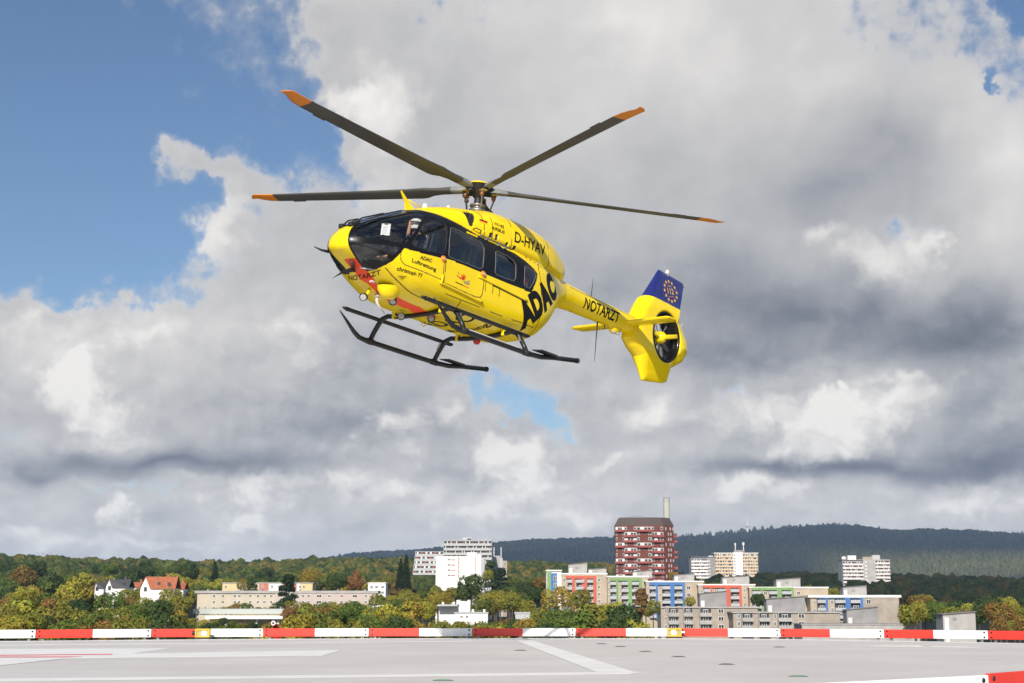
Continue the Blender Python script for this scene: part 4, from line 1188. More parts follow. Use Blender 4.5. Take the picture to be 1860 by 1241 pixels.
# trees one can pick out
for a in [('broad', 'yellow-green', 136, 1043, 470, 78, 'large round yellow-green tree left of the gabled houses', 1.0), ('pine', 'deep green', 523, 1041, 545, 40, 'tall dark pine in front of the beige apartment row', 1.15),
          ('spruce', 'deep green', 389, 1019, 880, 26, 'pointed dark spruce rising above the ridge left of the middle', .9), ('spruce', 'deep green', 737, 1006, 780, 22, 'pointed dark spruce just left of the terraced high-rise', 1.1),
          ('spruce', 'deep green', 727, 1013, 790, 20, 'shorter dark spruce left of the terraced high-rise', 1.0), ('broad', 'dark green', 856, 1041, 470, 62, 'broad dark green tree below the white building', 1.0),
          ('pine', 'dark green', 893, 1019, 770, 34, 'dark conifer beside the white building', 1.0), ('pine', 'deep green', 909, 1030, 770, 34, 'lower dark conifer right of the white building', 1.0),
          ('broad', 'yellow-green', 886, 1034, 740, 24, 'small bright green tree between white building and dark conifer', 1.2), ('broad', 'orange-brown', 985, 1043, 640, 40, 'orange-brown tree left of the green striped end wall', 1.0),
          ('broad', 'golden', 1012, 1064, 420, 60, 'golden tree in front of the blue striped end wall', 1.0), ('broad', 'olive green', 1054, 1069, 400, 46, 'olive tree in front of the left red balconies', 1.1),
          ('broad', 'yellow-green', 1112, 1090, 380, 62, 'yellow-green tree below the left green balconies', .9), ('pine', 'rusty brown', 1166, 1068, 420, 36, 'brownish conifer below the left green balconies', 1.2),
          ('broad', 'olive green', 1186, 1088, 400, 34, 'olive tree at the left end of the grey block', 1.2), ('broad', 'dark green', 1378, 1073, 500, 30, 'dark green tree in front of the right green balconies', 1.4),
          ('broad', 'yellow-green', 1254, 1083, 500, 26, 'small yellow-green tree above the left grey block', 1.0), ('broad', 'golden', 1224, 1038, 640, 22, 'golden tree right of the brown tower foot', 1.2),
          ('broad', 'rusty brown', 644, 1033, 660, 40, 'rusty brown tree in front of the wooded ridge', 1.3), ('broad', 'dark green', 612, 1038, 640, 44, 'dark green tree right of the coloured terrace', 1.1), ('broad', 'golden', 562, 1032, 760, 44, 'golden tree above the coloured terrace', 1.0),
          ('broad', 'orange-brown', 1670, 1073, 420, 62, 'orange-brown tree just right of the blank end wall', 1.0), ('broad', 'yellow-green', 1660, 1092, 380, 60, 'yellow-green tree below the orange-brown one at right', 1.0), ('broad', 'green', 1700, 1090, 390, 54, 'green tree left of the lone hut', 1.0),
          ('broad', 'dark green', 92, 1034, 640, 62, 'dark green tree behind the round yellow-green one', 1.1), ('broad', 'orange-brown', 40, 1024, 760, 50, 'orange-brown tree near the left edge on the slope', 1.0), ('broad', 'yellow-green', 48, 1064, 420, 54, 'yellow-green tree near the left edge', .9),
          ('broad', 'dark green', 262, 1022, 900, 46, 'dark domed tree on the skyline above the red roof', 1.0), ('broad', 'golden', 442, 1050, 640, 26, 'golden-brown tree beside the yellow terrace front', 1.3), ('pine', 'dark green', 455, 1046, 640, 26, 'dark pine in front of the coloured terrace', 1.2)]:
    k += 1
    tree(a[0], a[1], a[2], a[3], a[4], a[5], a[6], 'trees beyond the landing pad', 700 + k, a[7])

# ---- the woods behind: one mass of crowns
bm = bmesh.new(); bmesh.ops.create_icosphere(bm, subdivisions=2, radius=1.0)
IV = np.array([v.co[:] for v in bm.verts]); IF = np.array([[v.index for v in f.verts] for f in bm.faces]); bm.free()
def woods(name, label, a0, a1, r0, r1, n, size, m):
    a = np.radians(rng.uniform(a0, a1, n)); r = np.sqrt(rng.uniform(r0 ** 2, r1 ** 2, n))
    X, Y = r * np.sin(a), r * np.cos(a); Z = ground_z(X, Y)
    s = rng.uniform(.7, 1.25, n) * size; rz = rng.uniform(0, 6.28, n)
    V = np.repeat(IV[None], n, 0) * (1 + rng.uniform(-.20, .20, (n, len(IV), 1)))
    c, d = np.cos(rz)[:, None], np.sin(rz)[:, None]
    V = np.stack([V[..., 0] * c - V[..., 1] * d, V[..., 0] * d + V[..., 1] * c, V[..., 2] * rng.uniform(.8, 1.25, n)[:, None]], -1) * s[:, None, None]
    V = V + np.stack([X, Y, Z + 9 + s * .2], -1)[:, None]
    F = (IF[None] + (np.arange(n) * len(IV))[:, None, None]).reshape(-1, 3)
    o = obj(name, V.reshape(-1, 3), F, m, smooth=False)
    return setting(o, 'stuff', label)
def woods_material(name, c0, c1, c2):
    m = bpy.data.materials.new(name); m.use_nodes = True
    N = NT(m.node_tree); bs = N.n['Principled BSDF']
    g = N.new('ShaderNodeNewGeometry').outputs['Position']
    mp = N.new('ShaderNodeMapping'); N.l.new(g, mp.inputs[0]); mp.inputs[3].default_value = (.075, .075, .0)
    vo = N.new('ShaderNodeTexVoronoi'); N.l.new(mp.outputs[0], vo.inputs['Vector']); vo.inputs['Scale'].default_value = 1.0
    sp = N.new('ShaderNodeSeparateColor'); N.l.new(vo.outputs['Color'], sp.inputs[0])
    col = N.mix(N.ramp(sp.outputs[0], .2, .8, False), rgba(c0), rgba(c1))
    col = N.mix(N.ramp(sp.outputs[1], .74, .80), col, rgba(c2))
    n2 = N.noise(g, .45, 4, .7)
    hs = N.new('ShaderNodeHueSaturation'); N.l.new(col, hs.inputs['Color']); N.l.new(N.ramp(n2, .3, .7, True, .45, 1.5), hs.inputs['Value'])
    N.l.new(hs.outputs[0], bs.inputs['Base Color'])
    bs.inputs['Roughness'].default_value = .85; bs.inputs['Specular IOR Level'].default_value = .1
    bp = N.new('ShaderNodeBump'); bp.inputs['Strength'].default_value = 1.0; bp.inputs['Distance'].default_value = 2.5
    N.l.new(N.noise(g, .6, 4, .7), bp.inputs['Height']); N.l.new(bp.outputs[0], bs.inputs['Normal'])
    return m
woods('ridge_wood', 'mixed green wood covering the ridge on the left', -24, 5.5, 1000, 1750, 4200, 6.2, woods_material('ridge_wood_leaves', (.040, .064, .022), (.095, .115, .030), (.15, .125, .034)))
woods('cloud_shaded_wood', 'valley wood behind the high-rises, coloured dark as under cloud shadow', 5.2, 24, 900, 2300, 3600, 6.5, woods_material('cloud_shaded_wood_leaves', (.012, .022, .010), (.024, .036, .014), (.040, .036, .014)))  # leaf colours darkened to paint a cloud shadow over this wood
# ragged conifers along the far hill crest
a = rng.uniform(4.0, 20.5, 420); V_, F_ = [], []
for q, az_ in enumerate(a):
    rr_ = rng.uniform(6900, 7300); x, y = rr_ * sin(radians(az_)), rr_ * cos(radians(az_)); z = float(ground_z(x, y)); h = rng.uniform(9, 22) * (1.4 if 7.6 < az_ < 10.4 else 1.0); w = h * rng.uniform(.16, .42)
    b0 = len(V_)
    for zz, ww in ((-8, .25), (h * .35, 1), (h * .7, .75), (h, .08)):
        for j in range(6): V_.append((x + w * ww * cos(j * pi / 3), y + w * ww * sin(j * pi / 3), z + zz))
    for i in range(3):
        for j in range(6): F_.append((b0 + i * 6 + j, b0 + i * 6 + (j + 1) % 6, b0 + i * 6 + 6 + (j + 1) % 6, b0 + i * 6 + 6 + j))
setting(obj('crest_trees', V_, F_, mat('crest_conifer', (.020, .030, .018), .9), smooth=False), 'stuff', 'ragged conifers along the far hill crest')

# ================================================================== the helicopter
# body frame: x forward, y to port, z up, origin on the skid plane under the rotor mast
heli = empty('rescue_helicopter')
tag(heli, 'bright yellow rescue helicopter hovering nose-up above the landing pad', 'helicopter')
def rot_ypr(yw, pt, rl):
    return Matrix.Rotation(yw, 4, 'Z') @ Matrix.Rotation(-pt, 4, 'Y') @ Matrix.Rotation(rl, 4, 'X')
HM = Matrix.Translation((-0.9183, 27.8871, 4.9549 + 0.90)) @ rot_ypr(4.0526, 0.0823, -0.0267)
heli.matrix_world = HM

# ---- materials
def paint_yellow():
    m = bpy.data.materials.new('signal_yellow_paint'); m.use_nodes = True
    N = NT(m.node_tree); bs = N.n['Principled BSDF']
    tcn = N.new('ShaderNodeTexCoord')
    P = tcn.outputs['Object']
    n1 = N.noise(P, 1.3, 5, 0.6); n2 = N.noise(P, 9.0, 6, 0.65)
    col = N.mix(N.ramp(n1, 0.3, 0.7), (0.83, 0.60, 0.003, 1), (0.88, 0.655, 0.004, 1))
    col = N.mix(N.math('MULTIPLY', N.ramp(n2, 0.56, 0.78), 0.22), col, (0.55, 0.38, 0.02, 1))
    mp = N.new('ShaderNodeMapping'); N.l.new(P, mp.inputs[0]); mp.inputs[3].default_value = (0.7, 7.0, 7.0)
    st = N.noise(mp.outputs[0], 1.8, 5, 0.6)
    col = N.mix(N.math('MULTIPLY', N.ramp(st, 0.58, 0.76), 0.20), col, (0.42, 0.29, 0.03, 1))
    geo = N.new('ShaderNodeNewGeometry')
    col = N.mix(geo.outputs['Backfacing'], col, (0.34, 0.34, 0.345, 1))
    N.l.new(col, bs.inputs['Base Color'])
    N.l.new(N.ramp(n2, 0.3, 0.8, True, 0.26, 0.40), bs.inputs['Roughness'])
    bs.inputs['Coat Weight'].default_value = 0.35
    bs.inputs['Coat Roughness'].default_value = 0.06
    bs.inputs['Specular IOR Level'].default_value = 0.25
    bp = N.new('ShaderNodeBump'); bp.inputs['Strength'].default_value = 0.035; bp.inputs['Distance'].default_value = 0.05
    N.l.new(n1, bp.inputs['Height']); N.l.new(bp.outputs[0], bs.inputs['Normal'])
    return m
def glass_mat(name, tint, refl=1.0):
    m = bpy.data.materials.new(name); m.use_nodes = True
    N = NT(m.node_tree); N.n.remove(N.n['Principled BSDF'])
    tr = N.new('ShaderNodeBsdfTransparent'); tr.inputs[0].default_value = rgba(tint)
    gl = N.new('ShaderNodeBsdfGlossy'); gl.inputs['Roughness'].default_value = 0.025
    gl.inputs['Color'].default_value = (0.95, 0.97, 1.0, 1)
    fr = N.new('ShaderNodeFresnel'); fr.inputs['IOR'].default_value = 1.5
    mx = N.new('ShaderNodeMixShader')
    N.l.new(N.math('MULTIPLY', fr.outputs[0], refl, clamp=True), mx.inputs[0])
    N.l.new(tr.outputs[0], mx.inputs[1]); N.l.new(gl.outputs[0], mx.inputs[2])
    N.l.new(mx.outputs[0], N.n['Material Output'].inputs[0])
    return m
H_YEL = paint_yellow()
H_BLK = mat('gloss_black_paint', (0.006, 0.006, 0.007), 0.3, coat=0.08, spec=0.3)
H_RED = mat('day_glow_red', (0.95, 0.095, 0.03), 0.45, var=0.04, spec=0.2)
H_TXT = mat('black_vinyl', (0.008, 0.008, 0.009), 0.6, spec=0.2)
H_SEAM = mat('panel_gap', (0.20, 0.135, 0.008), 0.8)
H_GLASS = glass_mat('tinted_glass', (0.90, 0.92, 0.92), 1.9)
H_DARK = mat('matt_black', (0.016, 0.016, 0.017), 0.55, var=0.2)
H_RUB = mat('skid_black', (0.011, 0.011, 0.011), 0.42, var=0.35, scale=8, bump=0.1)
H_GREY = mat('grey_metal', (0.30, 0.30, 0.30), 0.38, 0.7, var=0.15)
H_PALE = mat('pale_plastic', (0.62, 0.60, 0.57), 0.4)
H_ORG = mat('handle_orange', (0.85, 0.22, 0.012), 0.4)
H_COP = mat('copper_damper', (0.20, 0.085, 0.035), 0.45, 0.2, var=0.2)
H_BLADE = mat('rotor_blade_grey', (0.070, 0.068, 0.060), 0.5, var=0.15, scale=0.8)
H_CUFF = mat('rotor_cuff_grey', (0.20, 0.205, 0.20), 0.45, var=0.1, scale=4)
H_TIP = mat('blade_tip_orange', (0.72, 0.23, 0.01), 0.45)
H_BLUE = mat('fin_blue', (0.014, 0.021, 0.145), 0.3, coat=0.3)
H_GOLD = mat('star_gold', (0.80, 0.42, 0.03), 0.45)
H_INT = mat('cabin_lining', (0.34, 0.34, 0.35), 0.8)
H_SEAT = mat('seat_fabric', (0.13, 0.132, 0.14), 0.85, var=0.2)
H_LENS = mat('lamp_lens', (0.40, 0.40, 0.40), 0.12, spec=0.8)
H_REDL = mat('red_lamp_lens', (0.55, 0.02, 0.02), 0.15)

# ---- lofted hull: x, half width, bottom, top, height of widest point, squareness below, above
POD = [(3.84, .0, 1.12, 1.20, 1.16, 2.0, 2.0), (3.81, .17, 1.05, 1.28, 1.16, 2.1, 2.0), (3.7, .35, .98, 1.42, 1.15, 2.2, 2.1), (3.45, .54, .85, 1.63, 1.13, 2.2, 2.2),
       (3.15, .665, .70, 1.815, 1.10, 2.2, 2.3), (2.8, .77, .545, 1.985, 1.06, 2.35, 2.5), (2.3, .84, .42, 2.20, 1.03, 2.9, 2.8), (1.8, .865, .385, 2.33, 1.02, 3.1, 3.0),
       (1.2, .865, .38, 2.36, 1.02, 3.2, 3.2), (0, .865, .38, 2.36, 1.02, 3.2, 3.2), (-.6, .865, .385, 2.35, 1.04, 3.1, 3.2), (-1, .855, .395, 2.34, 1.1, 3.0, 3.1),
       (-1.4, .82, .485, 2.33, 1.2, 2.8, 3.0), (-1.8, .735, .74, 2.31, 1.38, 2.6, 2.7), (-2.15, .59, 1.08, 2.29, 1.56, 2.4, 2.5), (-2.5, .42, 1.40, 2.26, 1.78, 2.2, 2.3), (-2.8, .32, 1.58, 2.22, 1.90, 2., 2.1)]
COWL = [(2.05, .08, 2.1, 2.27, 2.15, 2, 2), (1.7, .36, 2.05, 2.45, 2.15, 2.2, 2.2), (1.1, .60, 2.0, 2.63, 2.2, 2.4, 2.4), (.5, .70, 2., 2.75, 2.2, 2.5, 2.5), (0, .74, 2., 2.87, 2.2, 2.6, 2.6),
        (-.6, .76, 1.98, 2.90, 2.2, 2.6, 2.6), (-1.2, .74, 1.95, 2.92, 2.2, 2.5, 2.4), (-1.8, .66, 1.9, 2.88, 2.2, 2.4, 2.3), (-2.2, .55, 1.9, 2.80, 2.2, 2.3, 2.2), (-2.5, .44, 1.95, 2.66, 2.25, 2.2, 2.1), (-2.65, .36, 2.0, 2.55, 2.3, 2.2, 2.1)]
BOOM = [(-2.3, .42, 1.45, 2.3, 1.9, 2.1, 2.1), (-2.8, .32, 1.58, 2.22, 1.92, 2, 2), (-3.4, .27, 1.64, 2.18, 1.91, 2, 2), (-6.3, .2, 1.66, 2.1, 1.89, 2, 2)]
def pchip(xs, ys, x):
    xs = np.asarray(xs, float); ys = np.asarray(ys, float); h = np.diff(xs); d = np.diff(ys) / h
    m = np.zeros_like(ys); m[0] = d[0]; m[-1] = d[-1]
    for i in range(1, len(xs) - 1):
        if d[i - 1] * d[i] > 0:
            w1 = 2 * h[i] + h[i - 1]; w2 = h[i] + 2 * h[i - 1]; m[i] = (w1 + w2) / (w1 / d[i - 1] + w2 / d[i])
    x = np.clip(x, xs[0], xs[-1]); k = np.clip(np.searchsorted(xs, x) - 1, 0, len(xs) - 2)
    t = (x - xs[k]) / h[k]; t2 = t * t; t3 = t2 * t
    return ys[k] * (2 * t3 - 3 * t2 + 1) + m[k] * h[k] * (t3 - 2 * t2 + t) + ys[k + 1] * (-2 * t3 + 3 * t2) + m[k + 1] * h[k] * (t3 - t2)
def loft(T, xs, nth):
    A = np.array(sorted(T)); w, zb, zt, zm, n1, n2 = [pchip(A[:, 0], A[:, i], xs)[:, None] for i in range(1, 7)]
    th = np.linspace(0, 2 * np.pi, nth, endpoint=False)[None]
    # even out the spacing round a squarish ring
    th = th - 0.10 * np.sin(4 * th)
    c, s = np.cos(th), np.sin(th); n = np.where(s < 0, n1, n2); hz = np.where(s < 0, zm - zb, zt - zm)
    y = w * np.sign(c) * np.abs(c) ** (2 / n); z = zm + hz * np.sign(s) * np.abs(s) ** (2 / n)
    return np.stack([np.broadcast_to(xs[:, None], y.shape), y, z], -1)
def inpoly(px, py, poly):
    ins = np.zeros(px.shape, bool)
    n = len(poly)
    for i in range(n):
        x0, y0 = poly[i]; x1, y1 = poly[(i + 1) % n]
        if y0 == y1: continue
        c = ((y0 > py) != (y1 > py)) & (px < (x1 - x0) * (py - y0) / (y1 - y0) + x0)
        ins ^= c
    return ins
def polydist(px, py, poly, closed=True):
    d = np.full(px.shape, 9.0)
    n = len(poly)
    for i in range(n if closed else n - 1):
        a = np.array(poly[i]); b = np.array(poly[(i + 1) % n]); ab = b - a
        t = np.clip(((px - a[0]) * ab[0] + (py - a[1]) * ab[1]) / (ab @ ab), 0, 1)
        d = np.minimum(d, np.hypot(px - a[0] - t * ab[0], py - a[1] - t * ab[1]))
    return d
def vnormals(V, F):
    n = np.cross(V[F[:, 2]] - V[F[:, 0]], V[F[:, 3]] - V[F[:, 1]])
    out = np.zeros_like(V)
    for k in range(4): np.add.at(out, F[:, k], n)
    return out / (np.linalg.norm(out, axis=1, keepdims=True) + 1e-12)
def sub_obj(name, V, F, NRM, sel, mats, parent, midx=None):
    f = F[sel]
    if len(f) == 0: return None
    used, inv = np.unique(f, return_inverse=True)
    o = obj(name, V[used], inv.reshape(-1, 4), mats, parent, True, None if midx is None else midx[sel])
    o.data.normals_split_custom_set_from_vertices(NRM[used].tolist())
    return o
def plane_sz(c):
    x, y = c[:, 0], np.abs(c[:, 1])
    return np.where(x <= 2.4, x, 2.4 + np.arctan2(x - 2.4, y)), c[:, 2]

# outlines on the hull side: distance along it and height
WSHIELD = [(3.769, 1.43), (3.78, 1.56), (3.84, 1.66), (3.925, 1.72), (3.925, 2.4), (2.9, 2.4), (2.63, 2.04), (2.24, 2.095), (2.17, 2.08), (2.30, 1.95), (2.475, 1.78), (2.68, 1.555), (2.82, 1.39), (2.92, 1.307), (3.02, 1.283), (3.43, 1.272), (3.59, 1.245), (3.70, 1.246), (3.74, 1.33)]
CHIN = [(3.765, 1.073), (3.73, 1.089), (3.568, 1.127), (3.412, 1.157), (3.204, 1.184), (3.072, 1.197), (3.039, 1.17), (3.112, 1.063), (3.216, 0.946), (3.303, 0.888), (3.413, 0.888), (3.545, 0.893), (3.66, 0.861), (3.725, 0.851), (3.742, 0.912), (3.75, 0.989)]
COCKWIN = [(2.445, 1.712), (2.333, 1.826), (2.103, 1.967), (1.893, 2.033), (1.77, 2.02), (1.735, 1.95), (1.742, 1.857), (1.812, 1.524), (1.85, 1.375), (1.95, 1.34), (2.253, 1.305), (2.552, 1.298), (2.714, 1.308), (2.705, 1.381)]
SLIDEWIN = [(1.622, 1.94), (1.57, 1.985), (1.262, 1.968), (0.981, 1.954), (0.72, 1.925), (0.645, 1.831), (0.671, 1.639), (0.701, 1.407), (0.791, 1.36), (1.161, 1.358), (1.672, 1.345), (1.722, 1.37), (1.702, 1.683)]
REARWIN = [(0.28, 1.857), (0.2, 1.895), (-0.131, 1.88), (-0.31, 1.83), (-0.361, 1.749), (-0.345, 1.475), (-0.291, 1.40), (-0.011, 1.383), (0.27, 1.383), (0.32, 1.429)]
AFTWIN = [(-0.66, 1.80), (-0.70, 1.84), (-0.80, 1.84), (-0.98, 1.80), (-1.05, 1.73), (-0.922, 1.517), (-0.81, 1.385), (-0.67, 1.385), (-0.621, 1.43)]
BLACKZ = [(3.831, 1.446), (3.81, 1.318), (3.80, 1.21), (3.792, 1.113), (3.785, 1.0), (3.782, .92), (3.777, .851), (3.755, .777), (3.70, .730), (3.463, .765), (3.26, .848), (3.148, .922), (3.039, 1.044), (2.962, 1.155), (2.919, 1.205),
          (2.477, 1.22), (1.963, 1.25), (1.75, 1.30), (-.86, 1.31), (-.90, 1.34), (-1.05, 1.61), (-1.11, 1.78), (-.99, 1.86), (-.72, 1.96), (-.41, 2.03), (.05, 2.04), (.5, 2.05), (.75, 2.076), (1.17, 2.137), (1.6, 2.19), (1.74, 2.2), (2.03, 2.2), (2.35, 2.4), (3.98, 2.4), (3.98, 1.50), (3.83, 1.5)]
CDOOR = [(2.96, 1.21), (2.99, 1.09), (2.98, .98), (2.93, .935), (2.85, .905), (2.4, .885), (1.91, .86), (1.84, .87), (1.82, 1.30), (1.76, 1.62), (1.66, 2.12), (1.9, 2.10), (2.12, 2.04), (2.36, 1.88), (2.50, 1.73), (2.76, 1.42), (2.86, 1.31)]
SDOOR = [(1.79, .82), (.84, .785), (.70, .81), (.655, .88), (.60, 1.6), (.595, 2.03), (1.1, 2.105), (1.62, 2.15), (1.72, 1.68), (1.785, 1.30)]
RDOOR = [(-1.24, .50), (-1.28, 1.0), (-1.22, 1.6), (-1.18, 1.9), (-1.30, 2.16)]
ACCESS = [(.35, .98), (.35, 1.16), (.14, 1.16), (.14, .98)]
STRIPE = [(3.66, -.05), (3.62, .20), (3.47, .22), (3.18, .23), (3.0, .23), (2.87, .18), (2.52, .20), (2.40, .29), (1.82, .33), (1.61, .27), (1.37, .23), (1.05, .14), (1.31, -.05), (1.68, -.03), (1.82, .03), (2.23, -.05), (2.64, -.01), (2.93, .0), (3.03, -.07), (3.33, -.05)]

px_ = np.concatenate([np.linspace(-2.8, 2.9, 470), np.linspace(2.912, 3.6, 80), 3.84 - 0.235 * np.cos(np.linspace(0, pi / 2, 44)[0:]) ** 1.6])
NTH = 420
PV = loft(POD, px_, NTH).reshape(-1, 3)
PF = quads_grid(len(px_), NTH, True)
PN = vnormals(PV, PF)
if (PN * (PV - np.array([1.0, 0, 1.2]))).sum() < 0:
    PF = PF[:, ::-1].copy(); PN = -PN
pc = PV[PF].mean(1)
ps, pz = plane_sz(pc)
port = pc[:, 1] > 0
low = PN[PF[:, 0], 2] < 0.15
cls = np.zeros(len(PF), int)          # 0 hull
blackm = inpoly(ps, pz, BLACKZ)
redm = inpoly(pc[:, 0], pc[:, 1], STRIPE) & low & (pc[:, 2] < 0.9) & ~blackm
mi = np.where(blackm, 1, np.where(redm, 2, 0))
cls[inpoly(ps, pz, CDOOR)] = 1
cls[inpoly(ps, pz, SDOOR)] = 2
ws = inpoly(ps, pz, WSHIELD) & ~((pc[:, 2] > 2.06) & (pc[:, 0] < 2.42))
cls[ws] = 3
for k, pl in ((4, CHIN), (5, COCKWIN), (6, SLIDEWIN), (7, REARWIN), (8, AFTWIN)):
    cls[inpoly(ps, pz, pl)] = k
# panel gaps
vs_, vz_ = plane_sz(PV)
vlow = (PN[:, 2] < 0.15)
dv = np.minimum(polydist(vs_, vz_, CDOOR), polydist(vs_, vz_, SDOOR))
dv = np.minimum(dv, polydist(vs_, vz_, RDOOR, False))
dv = np.minimum(dv, polydist(vs_, vz_, ACCESS))
for ln in ([(1.75, .64), (.0, .63), (-1.15, .66)], [(.58, 1.27), (.57, .64)], [(-.30, .64), (-.30, 1.05)], [(1.20, .64), (1.20, .50)], [(-.62, .66), (-.62, .50)], [(-.78, 2.06), (-1.6, 1.98)]):
    dv = np.minimum(dv, polydist(vs_, vz_, ln, False) + .002)
BL = [(3.25, .53), (3.0, .55), (2.74, .56), (2.39, .57), (1.87, .60), (1.5, .61)]
dv = np.minimum(dv, np.where(vlow & (PV[:, 2] < .8), polydist(PV[:, 0], np.abs(PV[:, 1]), BL, False), 9))
FOOTSTEP = [(2.98, .715), (2.72, .735), (2.80, .630)]
fs_dep = np.where(inpoly(vs_, vz_, FOOTSTEP), .06 * np.clip(polydist(vs_, vz_, FOOTSTEP) / .03, 0, 1), 0)
PV2 = PV - PN * (0.010 * np.clip(1 - dv / 0.011, 0, 1) + fs_dep)[:, None]
dface = dv[PF].min(1)
mi = np.where((dface < 0.0055) & (cls < 3) & ~blackm, 3, mi)
# glass sits a little inside its frame
gl_v = np.zeros(len(PV), bool)
gl_f = cls >= 3
cnt = np.zeros(len(PV)); tot = np.zeros(len(PV))
for k in range(4):
    np.add.at(cnt, PF[:, k], gl_f); np.add.at(tot, PF[:, k], 1)
PV2 = PV2 - PN * np.where(cnt == tot, 0.008, 0.0)[:, None]
HMATS = [H_YEL, H_BLK, H_RED, H_SEAM]
hull = sub_obj('fuselage', PV2, PF, PN, cls == 0, HMATS, heli, mi)
for sgn in (True, False):
    side = port == sgn
    cd = sub_obj('cockpit_door', PV2, PF, PN, (cls == 1) & side, HMATS, heli, mi)
    sub_obj('door_window', PV2, PF, PN, (cls == 5) & side, H_GLASS, cd)
    sd = sub_obj('sliding_door', PV2, PF, PN, (cls == 2) & side, HMATS, heli, mi)
    sub_obj('door_window', PV2, PF, PN, (cls == 6) & side, H_GLASS, sd)
    sub_obj('windshield', PV2, PF, PN, (cls == 3) & side, H_GLASS, heli)
    sub_obj('chin_window', PV2, PF, PN, (cls == 4) & side, H_GLASS, heli)
    sub_obj('cabin_window', PV2, PF, PN, (cls == 7) & side, H_GLASS, heli)
    sub_obj('cabin_window', PV2, PF, PN, (cls == 8) & side, H_GLASS, heli)
bvh_pod = BVHTree.FromPolygons(PV.tolist(), PF.tolist())

# ---- window frames: thin pale seal round the panes
def on_hull(s, z, sg=1, off=0.004, tree=None):
    """point on the hull side from outline coordinates"""
    tree = tree or bvh_pod
    if s <= 2.4:
        o_, d_ = Vector((s, 3.0 * sg, z)), Vector((0, -sg, 0))
    else:
        a = s - 2.4
        d_ = -Vector((sin(a), sg * cos(a), 0)); o_ = Vector((2.4, 0, z)) - d_ * 4
    h, n, i, dd = tree.ray_cast(o_, d_)
    if h is None: return None
    if n.dot(d_) > 0: n = -n
    return h + n * off
H_SEAL = mat('window_seal', (0.13, 0.13, 0.135), 0.5)
for nm, pl in (('slide', SLIDEWIN), ('rear', REARWIN), ('aft', AFTWIN), ('cock', COCKWIN)):
    for sg in (1, -1):
        pp = []
        for i in range(len(pl)):
            a = np.array(pl[i]); b = np.array(pl[(i + 1) % len(pl)])
            for t in np.linspace(0, 1, max(2, int(np.hypot(*(b - a)) / 0.06) + 1))[:-1]:
                p = on_hull(*(a + (b - a) * t), sg, 0.0)
                if p is not None: pp.append(p)
        pp.append(pp[0]); 
        MB().tube(pp, 0.0075, 6, caps=False).build('window_seal', H_SEAL if nm != 'cock' else H_DARK, heli, True)

# ---- engine cowling with air intake
cx_ = np.linspace(-2.65, 2.05, 360)
CV = loft(COWL, cx_, 300).reshape(-1, 3); CF = quads_grid(len(cx_), 300, True)
CN = vnormals(CV, CF)
if (CN * (CV - np.array([0, 0, 2.2]))).sum() < 0:
    CF = CF[:, ::-1].copy(); CN = -CN
bvh_cowl = BVHTree.FromPolygons(CV.tolist(), CF.tolist())
INTAKE = [(1.06, 2.56), (.66, 2.66), (.74, 2.47), (.79, 2.35), (.84, 2.23), (.93, 2.225), (.97, 2.30), (1.0, 2.42)]
SLOTS = [[(.40, 2.12), (.40, 2.22), (.31, 2.25), (.31, 2.15)], [(.22, 2.13), (.22, 2.24), (.15, 2.26), (.15, 2.15)], [(-.10, 2.08), (-.10, 2.17), (-.18, 2.19), (-.18, 2.10)], [(-.34, 2.09), (-.34, 2.17), (-.41, 2.18), (-.41, 2.10)]]
SEAMS = [[(.56, 2.9), (.56, 2.5), (.52, 2.0)], [(.30, 2.9), (.31, 2.1)], [(-.28, 2.95), (-.27, 2.1)], [(-1.62, 2.9), (-1.60, 2.0)]]
vin = inpoly(CV[:, 0], CV[:, 2], INTAKE) & (CN[:, 2] > -0.2)
dep = np.where(vin, 0.15 * np.clip(polydist(CV[:, 0], CV[:, 2], INTAKE) / 0.045, 0, 1), 0)
for sl in SLOTS:
    dep = np.maximum(dep, np.where(inpoly(CV[:, 0], CV[:, 2], sl), 0.05 * np.clip(polydist(CV[:, 0], CV[:, 2], sl) / 0.008, 0, 1), 0))
sd_ = np.full(len(CV), 9.0)
for sm in SEAMS: sd_ = np.minimum(sd_, polydist(CV[:, 0], CV[:, 2], sm, False))
dep = np.maximum(dep, 0.008 * np.clip(1 - sd_ / 0.012, 0, 1))
CV2 = CV - CN * dep[:, None]
cdep = dep[CF].min(1)
cmi = np.where(sd_[CF].min(1) < 0.005, 1, 0)
inn = CV[CF].mean(1)
for sl in SLOTS: cmi = np.where(inpoly(inn[:, 0], inn[:, 2], sl), 2, cmi)
cmi = np.where((dep[CF].max(1) > 0.055), 2, cmi)
cowl = obj('engine_cowling', CV2, CF, [H_YEL, H_SEAM, H_DARK], heli, True, cmi)
for sg in (1, -1):
    MB().lathe([(0.0, 0.10), (0.05, 0.09), (0.085, 0.05), (0.095, 0.0)], 16, 0, Matrix.Translation((.87, .42 * sg, 2.27)) @ Matrix.Rotation(radians(-90 * sg), 4, 'X')).build('gearbox_cap', H_PALE, cowl, True)
    MB().lathe([(0.02, -0.05), (0.11, -0.04), (0.135, 0.0), (0.13, 0.14), (0.11, 0.15), (0.10, 0.02)], 20, 0,
               Matrix.Translation((-2.36, .30 * sg, 2.36)) @ Matrix.Rotation(radians(-104), 4, 'Y') @ Matrix.Rotation(radians(12 * sg), 4, 'X')).build('exhaust_pipe', mat('exhaust_burnt', (0.05, 0.042, 0.038), 0.5, 0.6), cowl, True)
    MB().tube([(.86, .665 * sg, 2.165), (.83, .715 * sg, 2.20), (.69, .735 * sg, 2.185), (.66, .69 * sg, 2.145)], 0.012, 8).build('grab_handle', H_DARK, cowl, True)

